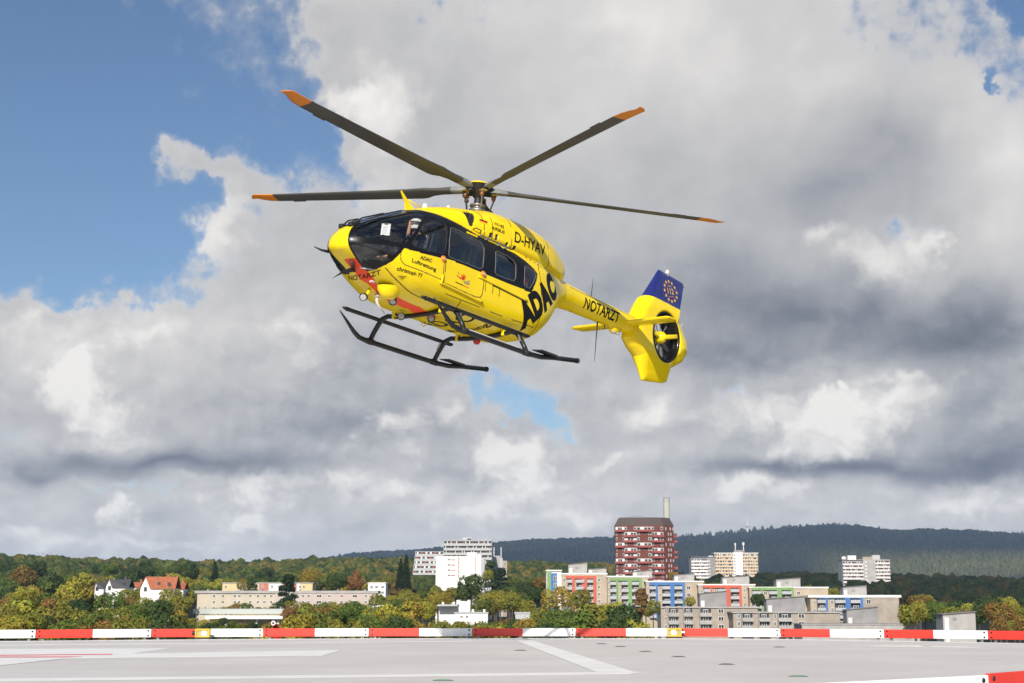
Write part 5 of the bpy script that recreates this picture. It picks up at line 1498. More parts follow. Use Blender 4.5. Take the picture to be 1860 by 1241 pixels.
# ---- tail boom
bx_ = np.linspace(-6.3, -2.3, 90)
BV = loft(BOOM, bx_, 96).reshape(-1, 3); BF = quads_grid(len(bx_), 96, True)
BN = vnormals(BV, BF)
if (BN * (BV - np.array([-4, 0, 1.9]))).sum() < 0: BF = BF[:, ::-1].copy()
boom = obj('tail_boom', BV, BF, H_YEL, heli, True)
bvh_boom = BVHTree.FromPolygons(BV.tolist(), BF.tolist())
MB().tube([on_hull(x, 2.055 - (x + 3.0) * -0.005, 1, 0.0, bvh_boom) for x in np.linspace(-3.0, -5.75, 30)], 0.006, 5).build('drive_cover_seam', H_SEAM, boom)

# ---- fenestron shroud with fins: polar sheet round the duct, thick at the duct, thin at the edges
FC = (-7.04, 1.88); R0 = 0.60
FOUT = [(-5.72, 2.06), (-6.12, 2.66), (-6.28, 2.745), (-6.84, 3.50), (-6.90, 3.545), (-8.00, 3.49), (-8.04, 3.44), (-7.78, 2.69), (-7.79, 2.53), (-8.02, 2.25), (-8.27, 1.98), (-8.30, 1.74), (-8.08, 1.50), (-7.56, 1.22), (-7.46, .88), (-7.24, .81), (-6.42, .70), (-6.37, .72), (-6.07, 1.22), (-5.78, 1.38), (-5.55, 1.55)]
nt_, nr_ = 720, 44
tha = np.linspace(0, 2 * pi, nt_, endpoint=False)
def ray_out(t):
    best = 9
    for i in range(len(FOUT)):
        (x0, z0), (x1, z1) = FOUT[i], FOUT[(i + 1) % len(FOUT)]
        dx, dz = cos(t), sin(t); ex, ez = x1 - x0, z1 - z0
        den = dx * ez - dz * ex
        if abs(den) < 1e-9: continue
        qx, qz = x0 - FC[0], z0 - FC[1]
        r = (qx * ez - qz * ex) / den; u = (qx * dz - qz * dx) / den
        if r > 0 and -1e-6 <= u <= 1 + 1e-6 and r < best: best = r
    return best
Rout = np.array([ray_out(t) for t in tha])
f_ = np.linspace(0, 1, nr_) ** 1.0
rad = R0 + (Rout[:, None] - R0) * f_[None]
Xf = FC[0] + rad * np.cos(tha)[:, None]; Zf = FC[1] + rad * np.sin(tha)[:, None]
edge_d = (Rout[:, None] - rad)
up_ = sstep(2.45, 2.85, Zf); dn_ = sstep(1.45, 0.95, Zf)
thick = 0.245 * (1 - 0.30 * sstep(0.30, 0.9, rad - R0))
thick = thick * (1 - up_) + (0.17 - 0.09 * sstep(2.7, 3.5, Zf)) * up_
thick = thick * (1 - dn_) + (0.15 - 0.06 * sstep(1.2, .75, Zf)) * dn_
lead = sstep(-7.5, -6.3, Xf)                        # blunter towards the nose side
rr_ = 0.16 + 0.08 * lead
thick = thick * np.sqrt(np.clip(1 - (1 - np.clip(edge_d / rr_, 0, 1)) ** 2, 0.03, 1))
thick = thick * (1 - 0.5 * (1 - lead) * sstep(0.50, 0.0, edge_d))
lip = np.clip((rad - R0) / 0.07, 0, 1)
thick = thick * (0.72 + 0.28 * np.sqrt(1 - (1 - lip) ** 2))
v1 = np.stack([Xf, thick, Zf], -1).reshape(-1, 3); v2 = np.stack([Xf, -thick, Zf], -1).reshape(-1, 3)
FV = np.concatenate([v1, v2])
ii, jj = np.meshgrid(np.arange(nt_), np.arange(nr_ - 1), indexing='ij'); i2 = (ii + 1) % nt_
Fa = np.stack([ii * nr_ + jj, i2 * nr_ + jj, i2 * nr_ + jj + 1, ii * nr_ + jj + 1], -1).reshape(-1, 4)
Fb = Fa[:, ::-1] + nt_ * nr_
e0 = np.arange(nt_); e1 = (e0 + 1) % nt_
Fe = np.stack([e0 * nr_ + nr_ - 1, e1 * nr_ + nr_ - 1, e1 * nr_ + nr_ - 1 + nt_ * nr_, e0 * nr_ + nr_ - 1 + nt_ * nr_], -1)
FF = np.concatenate([Fa, Fb, Fe]).astype(int)
# both shells must face outwards
n0 = np.cross(FV[FF[0, 2]] - FV[FF[0, 0]], FV[FF[0, 3]] - FV[FF[0, 1]])
if n0[1] < 0: FF = FF[:, ::-1].copy()
fcen = FV[FF].mean(1)
blue_line = 2.745 + (fcen[:, 0] + 6.28) / (-7.78 + 6.28) * (2.69 - 2.745)
isblue = (fcen[:, 2] > blue_line)
FN = vnormals(FV, FF)
shroud = sub_obj('fenestron_shroud', FV, FF, FN, ~isblue, H_YEL, heli)
fin = sub_obj('tail_fin', FV, FF, FN, isblue, H_BLUE, heli)
bvh_fin = BVHTree.FromPolygons(FV.tolist(), FF.tolist())
FM = Matrix.Translation((FC[0], 0, FC[1])) @ Matrix.Rotation(radians(-90), 4, 'X')
MB().lathe([(R0 + .012, -.17), (R0 + .004, -.225), (R0 - .03, -.235), (R0 - .055, -.19), (R0 - .065, 0), (R0 - .055, .19), (R0 - .03, .235), (R0 + .004, .225), (R0 + .012, .17)], 72, 0, FM).build('fenestron_duct', H_BLK, shroud, True)
for k, a in enumerate([0, 35, 72, 105, 144, 180, 217, 250, 288, 325]):
    b = MB(); a = radians(a + 8)
    segs = []
    for r in np.linspace(0.15, R0 - .08, 6):
        c_ = 0.05 + 0.015 * sin((r - .15) * 5); tw = radians(38 - 40 * (r - .15))
        segs.append([(r, -c_ * cos(tw), -c_ * sin(tw)), (r, -c_ * .2 * cos(tw), -c_ * .2 * sin(tw) + .010), (r, c_ * cos(tw), c_ * sin(tw)), (r, 0, -.010)])
    vs = [FM @ Matrix.Rotation(a, 4, 'Z') @ Vector(p) for s_ in segs for p in s_]
    fs = [(i * 4 + j, i * 4 + (j + 1) % 4, i * 4 + 4 + (j + 1) % 4, i * 4 + 4 + j) for i in range(5) for j in range(4)] + [(20, 21, 22, 23), (3, 2, 1, 0)]
    b.add(vs, fs); b.build('fan_blade', mat('fan_blade_grey', (0.20, 0.20, 0.20), 0.4, 0.3), shroud, True)
MB().lathe([(0.0, .20), (0.06, .19), (0.12, .15), (0.15, .06), (0.155, -.06), (0.13, -.14), (0.05, -.17), (0, -.17)], 24, 0, FM).build('fan_hub', H_YEL, shroud, True)
arm = MB()
arm.bevbox(-.06, R0 - .05, -.055, .055, .04, .13, .02, 0, FM @ Matrix.Rotation(radians(-8), 4, 'Z') @ Matrix.Translation((0, 0, -.01)))
arm.bevbox(-R0 + .06, .06, -.055, .055, .06, .21, .02, 0, FM @ Matrix.Rotation(radians(14), 4, 'Z'))
arm.build('stator_arm', H_YEL, shroud, True)

# ---- horizontal stabiliser
sv = []
ST_Y = [-1.36, -1.25, -.6, 0, .6, 1.25, 1.36]
for y in ST_Y:
    k = 1 if abs(y) < 1.3 else .55
    for u, h in ((0, 0), (.04, .022), (.15, .036), (.4, .034), (.75, .016), (1, 0.003), (.75, -.020), (.4, -.040), (.15, -.038), (.04, -.022)):
        sv.append((-5.30 - (.035 if abs(y) > 1.3 else 0) - u * .50 * (k if k < 1 else 1), y, 1.85 + h * (1.2 if k == 1 else .5)))
n_ = 10
sf = [(i * n_ + j, i * n_ + (j + 1) % n_, (i + 1) * n_ + (j + 1) % n_, (i + 1) * n_ + j) for i in range(len(ST_Y) - 1) for j in range(n_)] + [tuple(range(n_))[::-1], tuple(range((len(ST_Y) - 1) * n_, len(ST_Y) * n_))]
MB().add(sv, sf).build('stabiliser', H_YEL, heli)
for sg in (1, -1):
    MB().tube([(-5.25, .2 * sg, 1.86), (-5.35, .215 * sg, 1.885), (-5.6, .215 * sg, 1.885), (-5.85, .2 * sg, 1.85)], .012, 6).build('stabiliser_seal', H_DARK, heli, True)
# small tail camera fairing under the boom
MB().lathe([(0.0, -.14), (.05, -.135), (.085, -.10), (.095, -.04), (.09, 0.02)], 18, 0, Matrix.Translation((-5.15, .0, 1.68)) @ Matrix.Scale(2.0, 4, (1, 0, 0))).build('boom_fairing', H_YEL, boom, True)
for x in (-5.03, -5.2):
    MB().lathe([(0, -.05), (.03, -.045), (.045, -.02), (.05, 0)], 14, 0, Matrix.Translation((x, .07, 1.56))).build('boom_lamp', H_LENS, boom, True)
# position lamp and whip aerials
MB().lathe([(.03, -.08), (.04, 0), (.05, .0), (.05, .03), (.045, .09), (.02, .11), (0, .11)], 16, 0, Matrix.Translation((-7.28, 0, 3.53))).build('tail_beacon', H_PALE, fin, True)
MB().tube([(-4.16, 0, 2.1), (-4.2, 0, 2.62)], [.012, .004], 6).build('whip_aerial', H_DARK, boom)
MB().tube([(-4.47, 0, 1.66), (-4.46, 0, 1.4), (-4.44, 0, .73)], [.02, .014, .005], 6).build('whip_aerial', H_DARK, boom)
MB().tube([(-4.75, 0, 1.66), (-4.76, 0, 1.55)], [.012, .008], 6).build('whip_aerial', H_DARK, boom)
MB().tube([(-7.95, 0, 2.25), (-8.10, 0, 2.50)], [.008, .004], 6).build('static_wick', H_PALE, shroud)
MB().tube([(-8.0, 0, 3.44), (-8.16, 0, 3.40)], [.006, .003], 6).build('static_wick', H_DARK, fin)

# ---- skid landing gear
for sg in (1, -1):
    pts = [(2.40, 1.20 * sg, .34), (2.22, 1.20 * sg, .21), (1.98, 1.20 * sg, .03), (1.82, 1.20 * sg, -.055), (1.6, 1.20 * sg, -.075), (.6, 1.20 * sg, -.075), (-.5, 1.20 * sg, -.07), (-.9, 1.20 * sg, -.045), (-1.3, 1.20 * sg, .03), (-2.14, 1.20 * sg, .15)]
    sk = MB().tube(pts, [.012, .026, .042, .048, .05, .05, .05, .05, .048, .048], 14).build('skid', H_RUB, heli, True)
    MB().tube([(-2.10, 1.20 * sg, .144), (-2.15, 1.20 * sg, .151)], .056, 14).build('end_cap', H_DARK, sk, True)
    if sg == 1:
        MB().bevbox(-.15, 1.42, 1.165, 1.235, -.040, -.018, .006).build('wear_and_highlight_strip', H_PALE, sk)  # pale strip painted along the tube top as a bright highlight
    MB().tube([(1.95, 1.20 * sg, -.03), (1.70, 1.20 * sg, -.10), (1.5, 1.20 * sg, -.122)], .018, 8).build('wear_and_highlight_strip', H_RUB, sk)
    # foot plate behind the rear cross tube
    MB().prism([(-.62, 1.17 * sg), (-.70, (1.17 + .20) * sg), (-1.22, (1.17 + .20) * sg), (-1.38, (1.17 + .09) * sg), (-1.34, 1.17 * sg)] if sg == 1 else [(-.62, -1.23), (-1.34, -1.23), (-1.38, -1.14), (-1.22, -1.03), (-.70, -1.03)], .035, .05).build('foot_plate', H_DARK, sk)
    MB().tube([(-1.36, (1.30 if sg == 1 else -1.07), .05), (-1.42, (1.30 if sg == 1 else -1.07), .01), (-1.45, 1.20 * sg, .05)], .01, 6).build('plate_bracket', H_DARK, sk)
    # boarding step: long flat beam between the cross tubes
    st = MB().bevbox(-.70, 2.42, 1.00 * sg - .055, 1.00 * sg + .055, .315, .375, .022).build('boarding_step', H_RUB, heli, True)
    MB().tube([(2.40, 1.0 * sg, .345), (2.52, 1.0 * sg, .35)], [.045, .02], 10).build('step_nose', H_RUB, st, True)
    for x in (1.45, -.35):
        MB().tube([(x - .02, 1.0 * sg, .33), (x, 1.08 * sg, .16)], .02, 8).build('step_bracket', H_GREY, st)
for x in (1.50, -.42):
    pts = [(x, 1.20 * s_, z) for s_, z in ()]
    arc = [(1.20, -.05), (1.12, .10), (1.02, .25), (.92, .36), (.78, .40), (.6, .375), (.35, .355), (0, .35)]
    pts = [(x, y, z) for y, z in arc] + [(x, -y, z) for y, z in arc[::-1][1:]]
    ct = MB().tube(pts, .048, 14).build('cross_tube', H_RUB, heli, True)
    for sg in (1, -1):
        MB().bevbox(x - .05, x + .05, .60 * sg - .035, .60 * sg + .035, .33, .46, .01).build('tube_clamp', H_YEL, ct)
        MB().tube([(x - .09, 1.20 * sg, -.07), (x + .09, 1.20 * sg, -.07)], .060, 14).build('skid_saddle', H_DARK, ct, True)

# ---- rotor head and five blades
HZ = 3.348; PHI = -0.0146; CONE = 0.0284
mast = MB().lathe([(.085, 2.75), (.085, 3.05), (.075, 3.2), (.10, 3.26), (.10, 3.34), (.0, 3.36)], 20).build('rotor_mast', H_DARK, heli, True)
MB().lathe([(.10, 2.86), (.17, 2.87), (.18, 2.90), (.17, 2.93), (.11, 2.95), (.11, 3.0), (.16, 3.0), (.16, 3.03), (.09, 3.04)], 28).build('swash_plate', H_GREY, mast, True)
MB().lathe([(0, HZ + .175), (.10, HZ + .17), (.20, HZ + .15), (.285, HZ + .105), (.29, HZ + .09), (.18, HZ + .08), (0, HZ + .07)], 40).build('hub_cap', H_YEL, mast, True)
MB().lathe([(.27, HZ + .088), (.23, HZ + .03), (.17, HZ - .06), (.13, HZ - .12), (.09, HZ - .16)], 30).build('hub_body', H_DARK, mast, True)
def blade_mesh():
    prof = [(0, 0), (.012, .30), (.05, .60), (.13, .88), (.27, 1.0), (.45, .88), (.68, .52), (.88, .18), (1, .02), (.88, -.10), (.68, -.30), (.45, -.55), (.27, -.66), (.13, -.60), (.05, -.42), (.012, -.20)]
    st = [(.20, .10, .060, 24, .5), (.30, .16, .080, 22, .5), (.42, .19, .085, 20, .5), (.60, .20, .070, 18, .5), (.85, .205, .056, 17, .48), (1.05, .25, .052, 16.5, .44), (1.20, .335, .056, 16, .38), (1.32, .352, .052, 15.6, .34), (1.6, .34, .046, 15, .32),
          (2.4, .335, .042, 13, .30), (3.4, .33, .038, 10.6, .29), (4.3, .325, .034, 8.6, .29), (4.78, .32, .030, 7.6, .29), (4.80, .32, .030, 7.5, .29), (5.0, .305, .026, 7.0, .33), (5.15, .265, .022, 6.6, .42), (5.27, .205, .017, 6.2, .58), (5.36, .12, .012, 6, .95), (5.40, .03, .006, 6, 3.3)]
    vs, fs, ms = [], [], []
    n = len(prof)
    for r, ch, th, pit, ax in st:
        a = radians(pit)
        lead_ = ax * ch if r < 5.3 else {5.36: .03, 5.40: -.075}[r]
        for u, h in prof:
            y = lead_ - u * ch; z = h * th
            vs.append((r, y * cos(a) - z * sin(a), y * sin(a) + z * cos(a)))
    for i in range(len(st) - 1):
        for j in range(n):
            fs.append((i * n + j, i * n + (j + 1) % n, (i + 1) * n + (j + 1) % n, (i + 1) * n + j))
            ms.append(1 if st[i][0] >= 4.80 else (2 if st[i][0] < .55 else 0))
    fs += [tuple(range(n))[::-1], tuple(range((len(st) - 1) * n, len(st) * n))]; ms += [2, 1]
    return vs, fs, ms
bvs, bfs, bms = blade_mesh()
me0 = None
for k in range(5):
    a = PHI + 2 * pi * k / 5
    R_ = Matrix.Translation((0, 0, HZ)) @ Matrix.Rotation(a, 4, 'Z') @ Matrix.Rotation(-CONE, 4, 'Y')
    if me0 is None:
        o = obj('rotor_blade', bvs, bfs, [H_BLADE, H_TIP, H_CUFF], mast, True, bms); me0 = o.data
        bm = bmesh.new(); bm.from_mesh(me0); bmesh.ops.recalc_face_normals(bm, faces=bm.faces[:]); bm.to_mesh(me0); bm.free()
    else:
        o = link(bpy.data.objects.new('rotor_blade', me0), mast)
    o.matrix_local = R_
    Rz = Matrix.Translation((0, 0, HZ)) @ Matrix.Rotation(a, 4, 'Z')
    MB().prism([(.05, -.06), (.30, -.055), (.36, 0), (.30, .055), (.05, .06)], -.09, .075, 0, Rz).build('hub_arm', H_DARK, mast)
    MB().lathe([(0, .05), (.035, .04), (.05, 0), (.035, -.04), (0, -.05)], 14, 0, Rz @ Matrix.Translation((.30, -.10, -.17))).build('damper', H_COP, mast, True)
    MB().bevbox(.25, .37, -.14, -.02, -.105, -.075, .008, 0, Rz).build('pitch_horn', mat('brass_fitting', (0.55, 0.38, 0.08), 0.4, 0.5), mast)
    MB().tube([Rz @ Vector((.34, -.12, -.09)), Rz @ Vector((.25, -.06, -.42))], .016, 8).build('pitch_link', H_GREY if k % 2 else H_DARK, mast)
    for r in (1.42, 3.6):
        pass
    MB().box(4.15, 4.45, -.262, -.215, -.003, .003, 0, R_ @ Matrix.Rotation(radians(8.6), 4, 'X')).build('trim_tab', H_BLADE, mast)

# ---- lettering and emblems laid on the hull
def text_mesh(body, bold=0.0, step=0.12, space=1.0):
    cu = bpy.data.curves.new('lettering_curve', 'FONT')
    cu.body = body; cu.offset = bold; cu.space_character = space; cu.resolution_u = 4
    t_ = bpy.data.objects.new('lettering_curve', cu); COL.objects.link(t_)
    dg = bpy.context.evaluated_depsgraph_get(); dg.update()
    me = bpy.data.meshes.new_from_object(t_.evaluated_get(dg))
    bm = bmesh.new(); bm.from_mesh(me)
    bpy.data.objects.remove(t_); bpy.data.curves.remove(cu); bpy.data.meshes.remove(me)
    return fit_mesh(bm, step)
def fit_mesh(bm, step):
    xs = [v.co.x for v in bm.verts]; ys = [v.co.y for v in bm.verts]
    x0, x1, y0, y1 = min(xs), max(xs), min(ys), max(ys)
    for ax, a0, a1 in ((0, x0, x1), (1, y0, y1)):
        n = int((a1 - a0) / step)
        for i in range(1, n + 1):
            co = [0, 0, 0]; co[ax] = a0 + (a1 - a0) * i / (n + 1); no = [0, 0, 0]; no[ax] = 1
            bmesh.ops.bisect_plane(bm, geom=bm.verts[:] + bm.edges[:] + bm.faces[:], plane_co=co, plane_no=no)
    bm.verts.index_update()
    V = np.array([((v.co.x - x0) / (x1 - x0), (v.co.y - y0) / (y1 - y0)) for v in bm.verts])
    F = [tuple(v.index for v in f.verts) for f in bm.faces]
    bm.free()
    return V, F
def lay(name, VF, fn, m, parent, midx=None):
    """lay a flat shape on a surface; fn maps (u, v) to origin, direction and tree"""
    V, F = VF
    out = []; ok = []
    for u, v in V:
        o_, d_, tree = fn(u, v)
        h, n, i, dd = tree.ray_cast(o_, d_)
        if h is None: out.append((0, 0, 0)); ok.append(False); continue
        out.append(tuple(h - d_ * 0.0045)); ok.append(True)
    keep = [f for f in F if all(ok[i] for i in f)]
    mm = None
    if midx is not None: mm = [midx[k] for k, f in enumerate(F) if all(ok[i] for i in f)]
    if not keep: return None
    me_v = np.array(out)
    # face the viewer side
    o_, d_, t_ = fn(.5, .5)
    f0 = keep[0]
    n = Vector(me_v[f0[1]] - me_v[f0[0]]).cross(Vector(me_v[f0[2]] - me_v[f0[1]]))
    if n.dot(d_) > 0: keep = [f[::-1] for f in keep]
    return obj(name, me_v, keep, m, parent, False, mm)
def side_fn(bl, br, tl, tree, sg=1):
    bl, br, tl = map(np.array, (bl, br, tl))
    def fn(u, v):
        p = bl + (br - bl) * u + (tl - bl) * v
        return Vector((p[0], 3.0 * sg, p[1])), Vector((0, -sg, 0)), tree
    return fn
def belly_fn(bl, br, tl):
    bl, br, tl = map(np.array, (bl, br, tl))
    def fn(u, v):
        p = bl + (br - bl) * u + (tl - bl) * v
        return Vector((p[0], p[1], -2.0)), Vector((0, 0, 1)), bvh_pod
    return fn
lay('lettering', text_mesh('ADAC', .026), side_fn((2.47, 1.095), (2.17, 1.105), (2.46, 1.170), bvh_pod), H_TXT, hull)
lay('lettering', text_mesh('Luftrettung', .024), side_fn((2.65, .965), (2.04, .945), (2.645, 1.065), bvh_pod), H_TXT, hull)
lay('lettering', text_mesh('christoph 77', .022), side_fn((2.88, .765), (2.34, .745), (2.90, .855), bvh_pod), H_TXT, hull)
lay('lettering', text_mesh('H145', .022), side_fn((.25, 2.435), (-.02, 2.43), (.235, 2.512), bvh_cowl), H_TXT, cowl)
lay('lettering', text_mesh('AIRBUS', .022), side_fn((.35, 2.325), (-.03, 2.32), (.34, 2.398), bvh_cowl), H_TXT, cowl)
lay('registration', text_mesh('D-HYAV', .014), side_fn((-.34, 2.25), (-1.42, 2.25), (-.37, 2.49), bvh_cowl), H_TXT, cowl)
lay('large_lettering', text_mesh('ADAC', .075, .05, 1.12), side_fn((-.82, .50), (-2.04, 1.55), (-.42, .95), bvh_pod), H_TXT, hull)
lay('belly_lettering', text_mesh('ADAC', .016, .06), belly_fn((.50, -.60), (.50, .64), (.92, -.60)), H_TXT, hull)
lay('belly_lettering', text_mesh('Luftrettung', .016, .08), belly_fn((-.05, -.62), (-.05, .60), (.22, -.62)), H_TXT, hull)
lay('lettering', text_mesh('NOTARZT', .022), side_fn((-3.58, 1.735), (-5.02, 1.735), (-3.58, 1.985), bvh_boom), H_TXT, boom)
def nose_fn2(u, v):
    p0 = Vector((3.0, -.40, .70)).lerp(Vector((3.03, .41, .70)), u); p1 = Vector((3.15, -.30, .74)).lerp(Vector((3.10, .47, .775)), u)
    p = p0.lerp(p1, v)
    d_ = Vector((-.55, -.25 * (u - .4), .78)).normalized()
    return p - d_ * 2, d_, bvh_pod
lay('lettering', text_mesh('NOTARZT', .012, .08), nose_fn2, H_TXT, hull)

def poly_mesh(polys, step=0.08):
    """several flat outlines -> cut mesh normalised to their common box, with one material slot per outline"""
    bm = bmesh.new(); tags = []
    lay_ = bm.faces.layers.int.new('k')
    for k, (pl, mi_) in enumerate(polys):
        f = bm.faces.new([bm.verts.new((p[0], p[1], 0)) for p in pl]); f[lay_] = mi_
        f.normal_update()
        if f.normal.z < 0: f.normal_flip()
    bmesh.ops.triangulate(bm, faces=bm.faces[:])
    xs = [v.co.x for v in bm.verts]; ys = [v.co.y for v in bm.verts]
    for ax, a0, a1 in ((0, min(xs), max(xs)), (1, min(ys), max(ys))):
        n = int(1 / step)
        for i in range(1, n):
            co = [0, 0, 0]; co[ax] = a0 + (a1 - a0) * i / n; no = [0, 0, 0]; no[ax] = 1
            bmesh.ops.bisect_plane(bm, geom=bm.verts[:] + bm.edges[:] + bm.faces[:], plane_co=co, plane_no=no)
    bm.verts.index_update()
    V = np.array([(v.co.x, v.co.y) for v in bm.verts]); F = [tuple(v.index for v in f.verts) for f in bm.faces]; K = [f[lay_] for f in bm.faces]
    bm.free()
    return (V, F), K
# flag
fl, fk = poly_mesh([([(0, 2 / 3), (1, 2 / 3), (1, 1), (0, 1)], 0), ([(0, 1 / 3), (1, 1 / 3), (1, 2 / 3), (0, 2 / 3)], 1), ([(0, 0), (1, 0), (1, 1 / 3), (0, 1 / 3)], 2)], .25)
lay('flag_emblem', fl, side_fn((.67, 2.385), (.46, 2.385), (.655, 2.455), bvh_cowl), [H_TXT, mat('flag_red', (.55, .01, .01), .4), mat('flag_gold', (.8, .45, .01), .4)], cowl, fk)
# hand emblem on the sliding door: red open hand, blue and red figures
def ell(cx, cy, rx, ry, rot=0, n=14):
    return [(cx + rx * cos(t) * cos(rot) - ry * sin(t) * sin(rot), cy + rx * cos(t) * sin(rot) + ry * sin(t) * cos(rot)) for t in np.linspace(0, 2 * pi, n, endpoint=False)]
def bar(x0, y0, x1, y1, w0, w1):
    d = Vector((x1 - x0, y1 - y0)).normalized(); nx, ny = -d.y, d.x
    return [(x0 + nx * w0, y0 + ny * w0), (x0 - nx * w0, y0 - ny * w0), (x1 - nx * w1, y1 - ny * w1), (x1 + nx * w1, y1 + ny * w1)]
hand = [(ell(.47, .48, .13, .14), 0), (bar(.40, .55, .33, .86, .035, .022), 0), (bar(.46, .58, .45, .98, .035, .022), 0), (bar(.52, .58, .55, .98, .035, .022), 0), (bar(.57, .54, .66, .90, .03, .02), 0), (bar(.37, .42, .20, .52, .045, .028), 0),
        (ell(.10, .88, .055, .06), 0), (bar(.02, .62, .16, .52, .03, .03), 0), (bar(.04, .62, .06, .44, .03, .02), 0), (bar(.16, .52, .28, .36, .03, .035), 0),
        (ell(.93, .50, .05, .06), 1), (bar(.56, .28, .66, .14, .045, .045), 1), (bar(.66, .14, .86, .12, .045, .04), 1), (bar(.70, .34, .92, .34, .04, .03), 1), (bar(.86, .12, .99, .26, .04, .03), 1)]
hm, hk = poly_mesh(hand, .2)
lay('hand_emblem', hm, side_fn((1.46, .945), (1.06, .945), (1.45, 1.13), bvh_pod), [mat('emblem_red', (.60, .03, .02), .45), mat('emblem_blue', (.03, .06, .30), .45)], hull, hk)
strokes = []
for i, (a, b) in enumerate([(0, .10), (.12, .18), (.20, .30), (.32, .40), (.42, .50), (.52, .58), (.60, .70), (.72, .80), (.82, .90), (.92, 1.0)]):
    strokes.append(([(a, .1), (b, .1), (b, .9), (a, .9)], 0 if i < 6 else 1))
    strokes.append(([(a + .02, .9), (b - .02, .9), (b - .02, .98), (a + .02, .98)], 0 if i < 6 else 1))
sm_, sk_ = poly_mesh(strokes, .5)
lay('emblem_caption', sm_, side_fn((1.47, .905), (1.08, .892), (1.468, .927), bvh_pod), [H_TXT, mat('emblem_orange', (.75, .2, .01), .45)], hull, sk_)
# fin: ring of stars, number and two lines
def star(cx, cy, r):
    return [(cx + (r if k % 2 == 0 else r * .42) * sin(pi * k / 5), cy + (r if k % 2 == 0 else r * .42) * cos(pi * k / 5)) for k in range(10)]
stars = [(star(.5 + .42 * sin(2 * pi * k / 12), .5 + .42 * cos(2 * pi * k / 12), .092), 0) for k in range(12)]
sv_, sk2 = poly_mesh(stars, .5)
lay('star_ring', sv_, side_fn((-6.95, 2.73), (-7.63, 2.83), (-6.91, 3.33), bvh_fin), H_GOLD, fin)
lay('fin_number', text_mesh('112', .012), side_fn((-7.13, 2.985), (-7.42, 3.03), (-7.115, 3.135), bvh_fin), H_GOLD, fin)
lay('fin_lettering', text_mesh('Notruf', .004), side_fn((-7.17, 3.18), (-7.36, 3.21), (-7.165, 3.225), bvh_fin), H_GOLD, fin)
lay('fin_lettering', text_mesh('europaweit', .004), side_fn((-7.13, 2.905), (-7.42, 2.95), (-7.127, 2.94), bvh_fin), H_GOLD, fin)

# ---- rails, handles, hinges, wipers, aerials, lamps
def rail(name, pts, r, m, parent, n=8): return MB().tube(pts, r, n).build(name, m, parent, True)
for sg in (1, -1):
    rail('door_rail', [on_hull(x, .795 - (1.9 - x) * .05, sg, .015) for x in np.linspace(1.9, .62, 14)], .022, H_YEL, heli)
    rail('door_rail', [on_hull(x, 1.20 - (.82 - x) * .06, sg, .012) for x in np.linspace(.82, -.75, 16)], .018, H_YEL, heli)
    rail('rail_gap', [on_hull(x, 1.172 - (.82 - x) * .06, sg, .008) for x in np.linspace(.38, -.75, 12)], .008, H_DARK, heli)
    rail('roof_rail', [on_hull(x, 2.085, sg, .02) for x in np.linspace(.70, -.30, 12)], .014, H_GREY, heli)
    rail('door_hinge', [on_hull(1.86, .95, sg, .02), on_hull(1.87, .80, sg, .03)], .022, H_YEL, heli)
    for (x, z) in ((1.86, 1.262), (.675, 1.285)):
        p = on_hull(x, z, sg, .0)
        Mh = Matrix.Translation(p) @ Matrix.Rotation(radians(-90 * sg), 4, 'X')
        hd = MB().lathe([(0, .02), (.05, .02), (.062, .008), (.064, -.02)], 22, 0, Mh @ Matrix.Scale(1.15, 4, (1, 0, 0))).build('door_handle', H_ORG, heli, True)
        MB().bevbox(-.045, .045, -.012, .012, .02, .034, .005, 0, Mh).build('handle_lever', H_PALE, hd)
    for x, z in ((.50, 2.055), (.12, 2.045), (-.08, 2.04)):
        q = on_hull(x, z, sg, .0)
        MB().bevbox(q.x - .03, q.x + .03, q.y - .025, q.y + .035, q.z - .02, q.z + .03, .01).build('roof_fitting', H_GREY, heli)
    q = on_hull(1.02, 2.02, sg, .004)
    MB().bevbox(q.x - .22, q.x + .10, q.y - .01, q.y + .012, q.z - .02, q.z + .018, .006).build('door_placard', H_YEL if sg == 1 else H_YEL, heli)
def top_pt(x, y, off=.0):
    h, n, i, d = bvh_pod.ray_cast(Vector((x, y, 5)), Vector((0, 0, -1)))
    return h + Vector((0, 0, off))
for y0, y1 in ((.12, .30), (-.12, -.34)):
    w = rail('wiper', [top_pt(3.58, y0, .03), top_pt(3.40, y0 + (y1 - y0) * .3, .06), top_pt(3.0, y1, .05)], [.022, .014, .012], H_DARK, heli)
    rail('wiper_blade', [top_pt(3.30, y1 * .8, .025), top_pt(3.0, y1, .03), top_pt(2.55, y1 * 1.05, .02)], .012, H_DARK, w)
    MB().bevbox(3.53, 3.66, y0 - .05, y0 + .05, top_pt(3.6, y0).z - .03, top_pt(3.6, y0).z + .06, .02).build('wiper_motor', H_DARK, w)
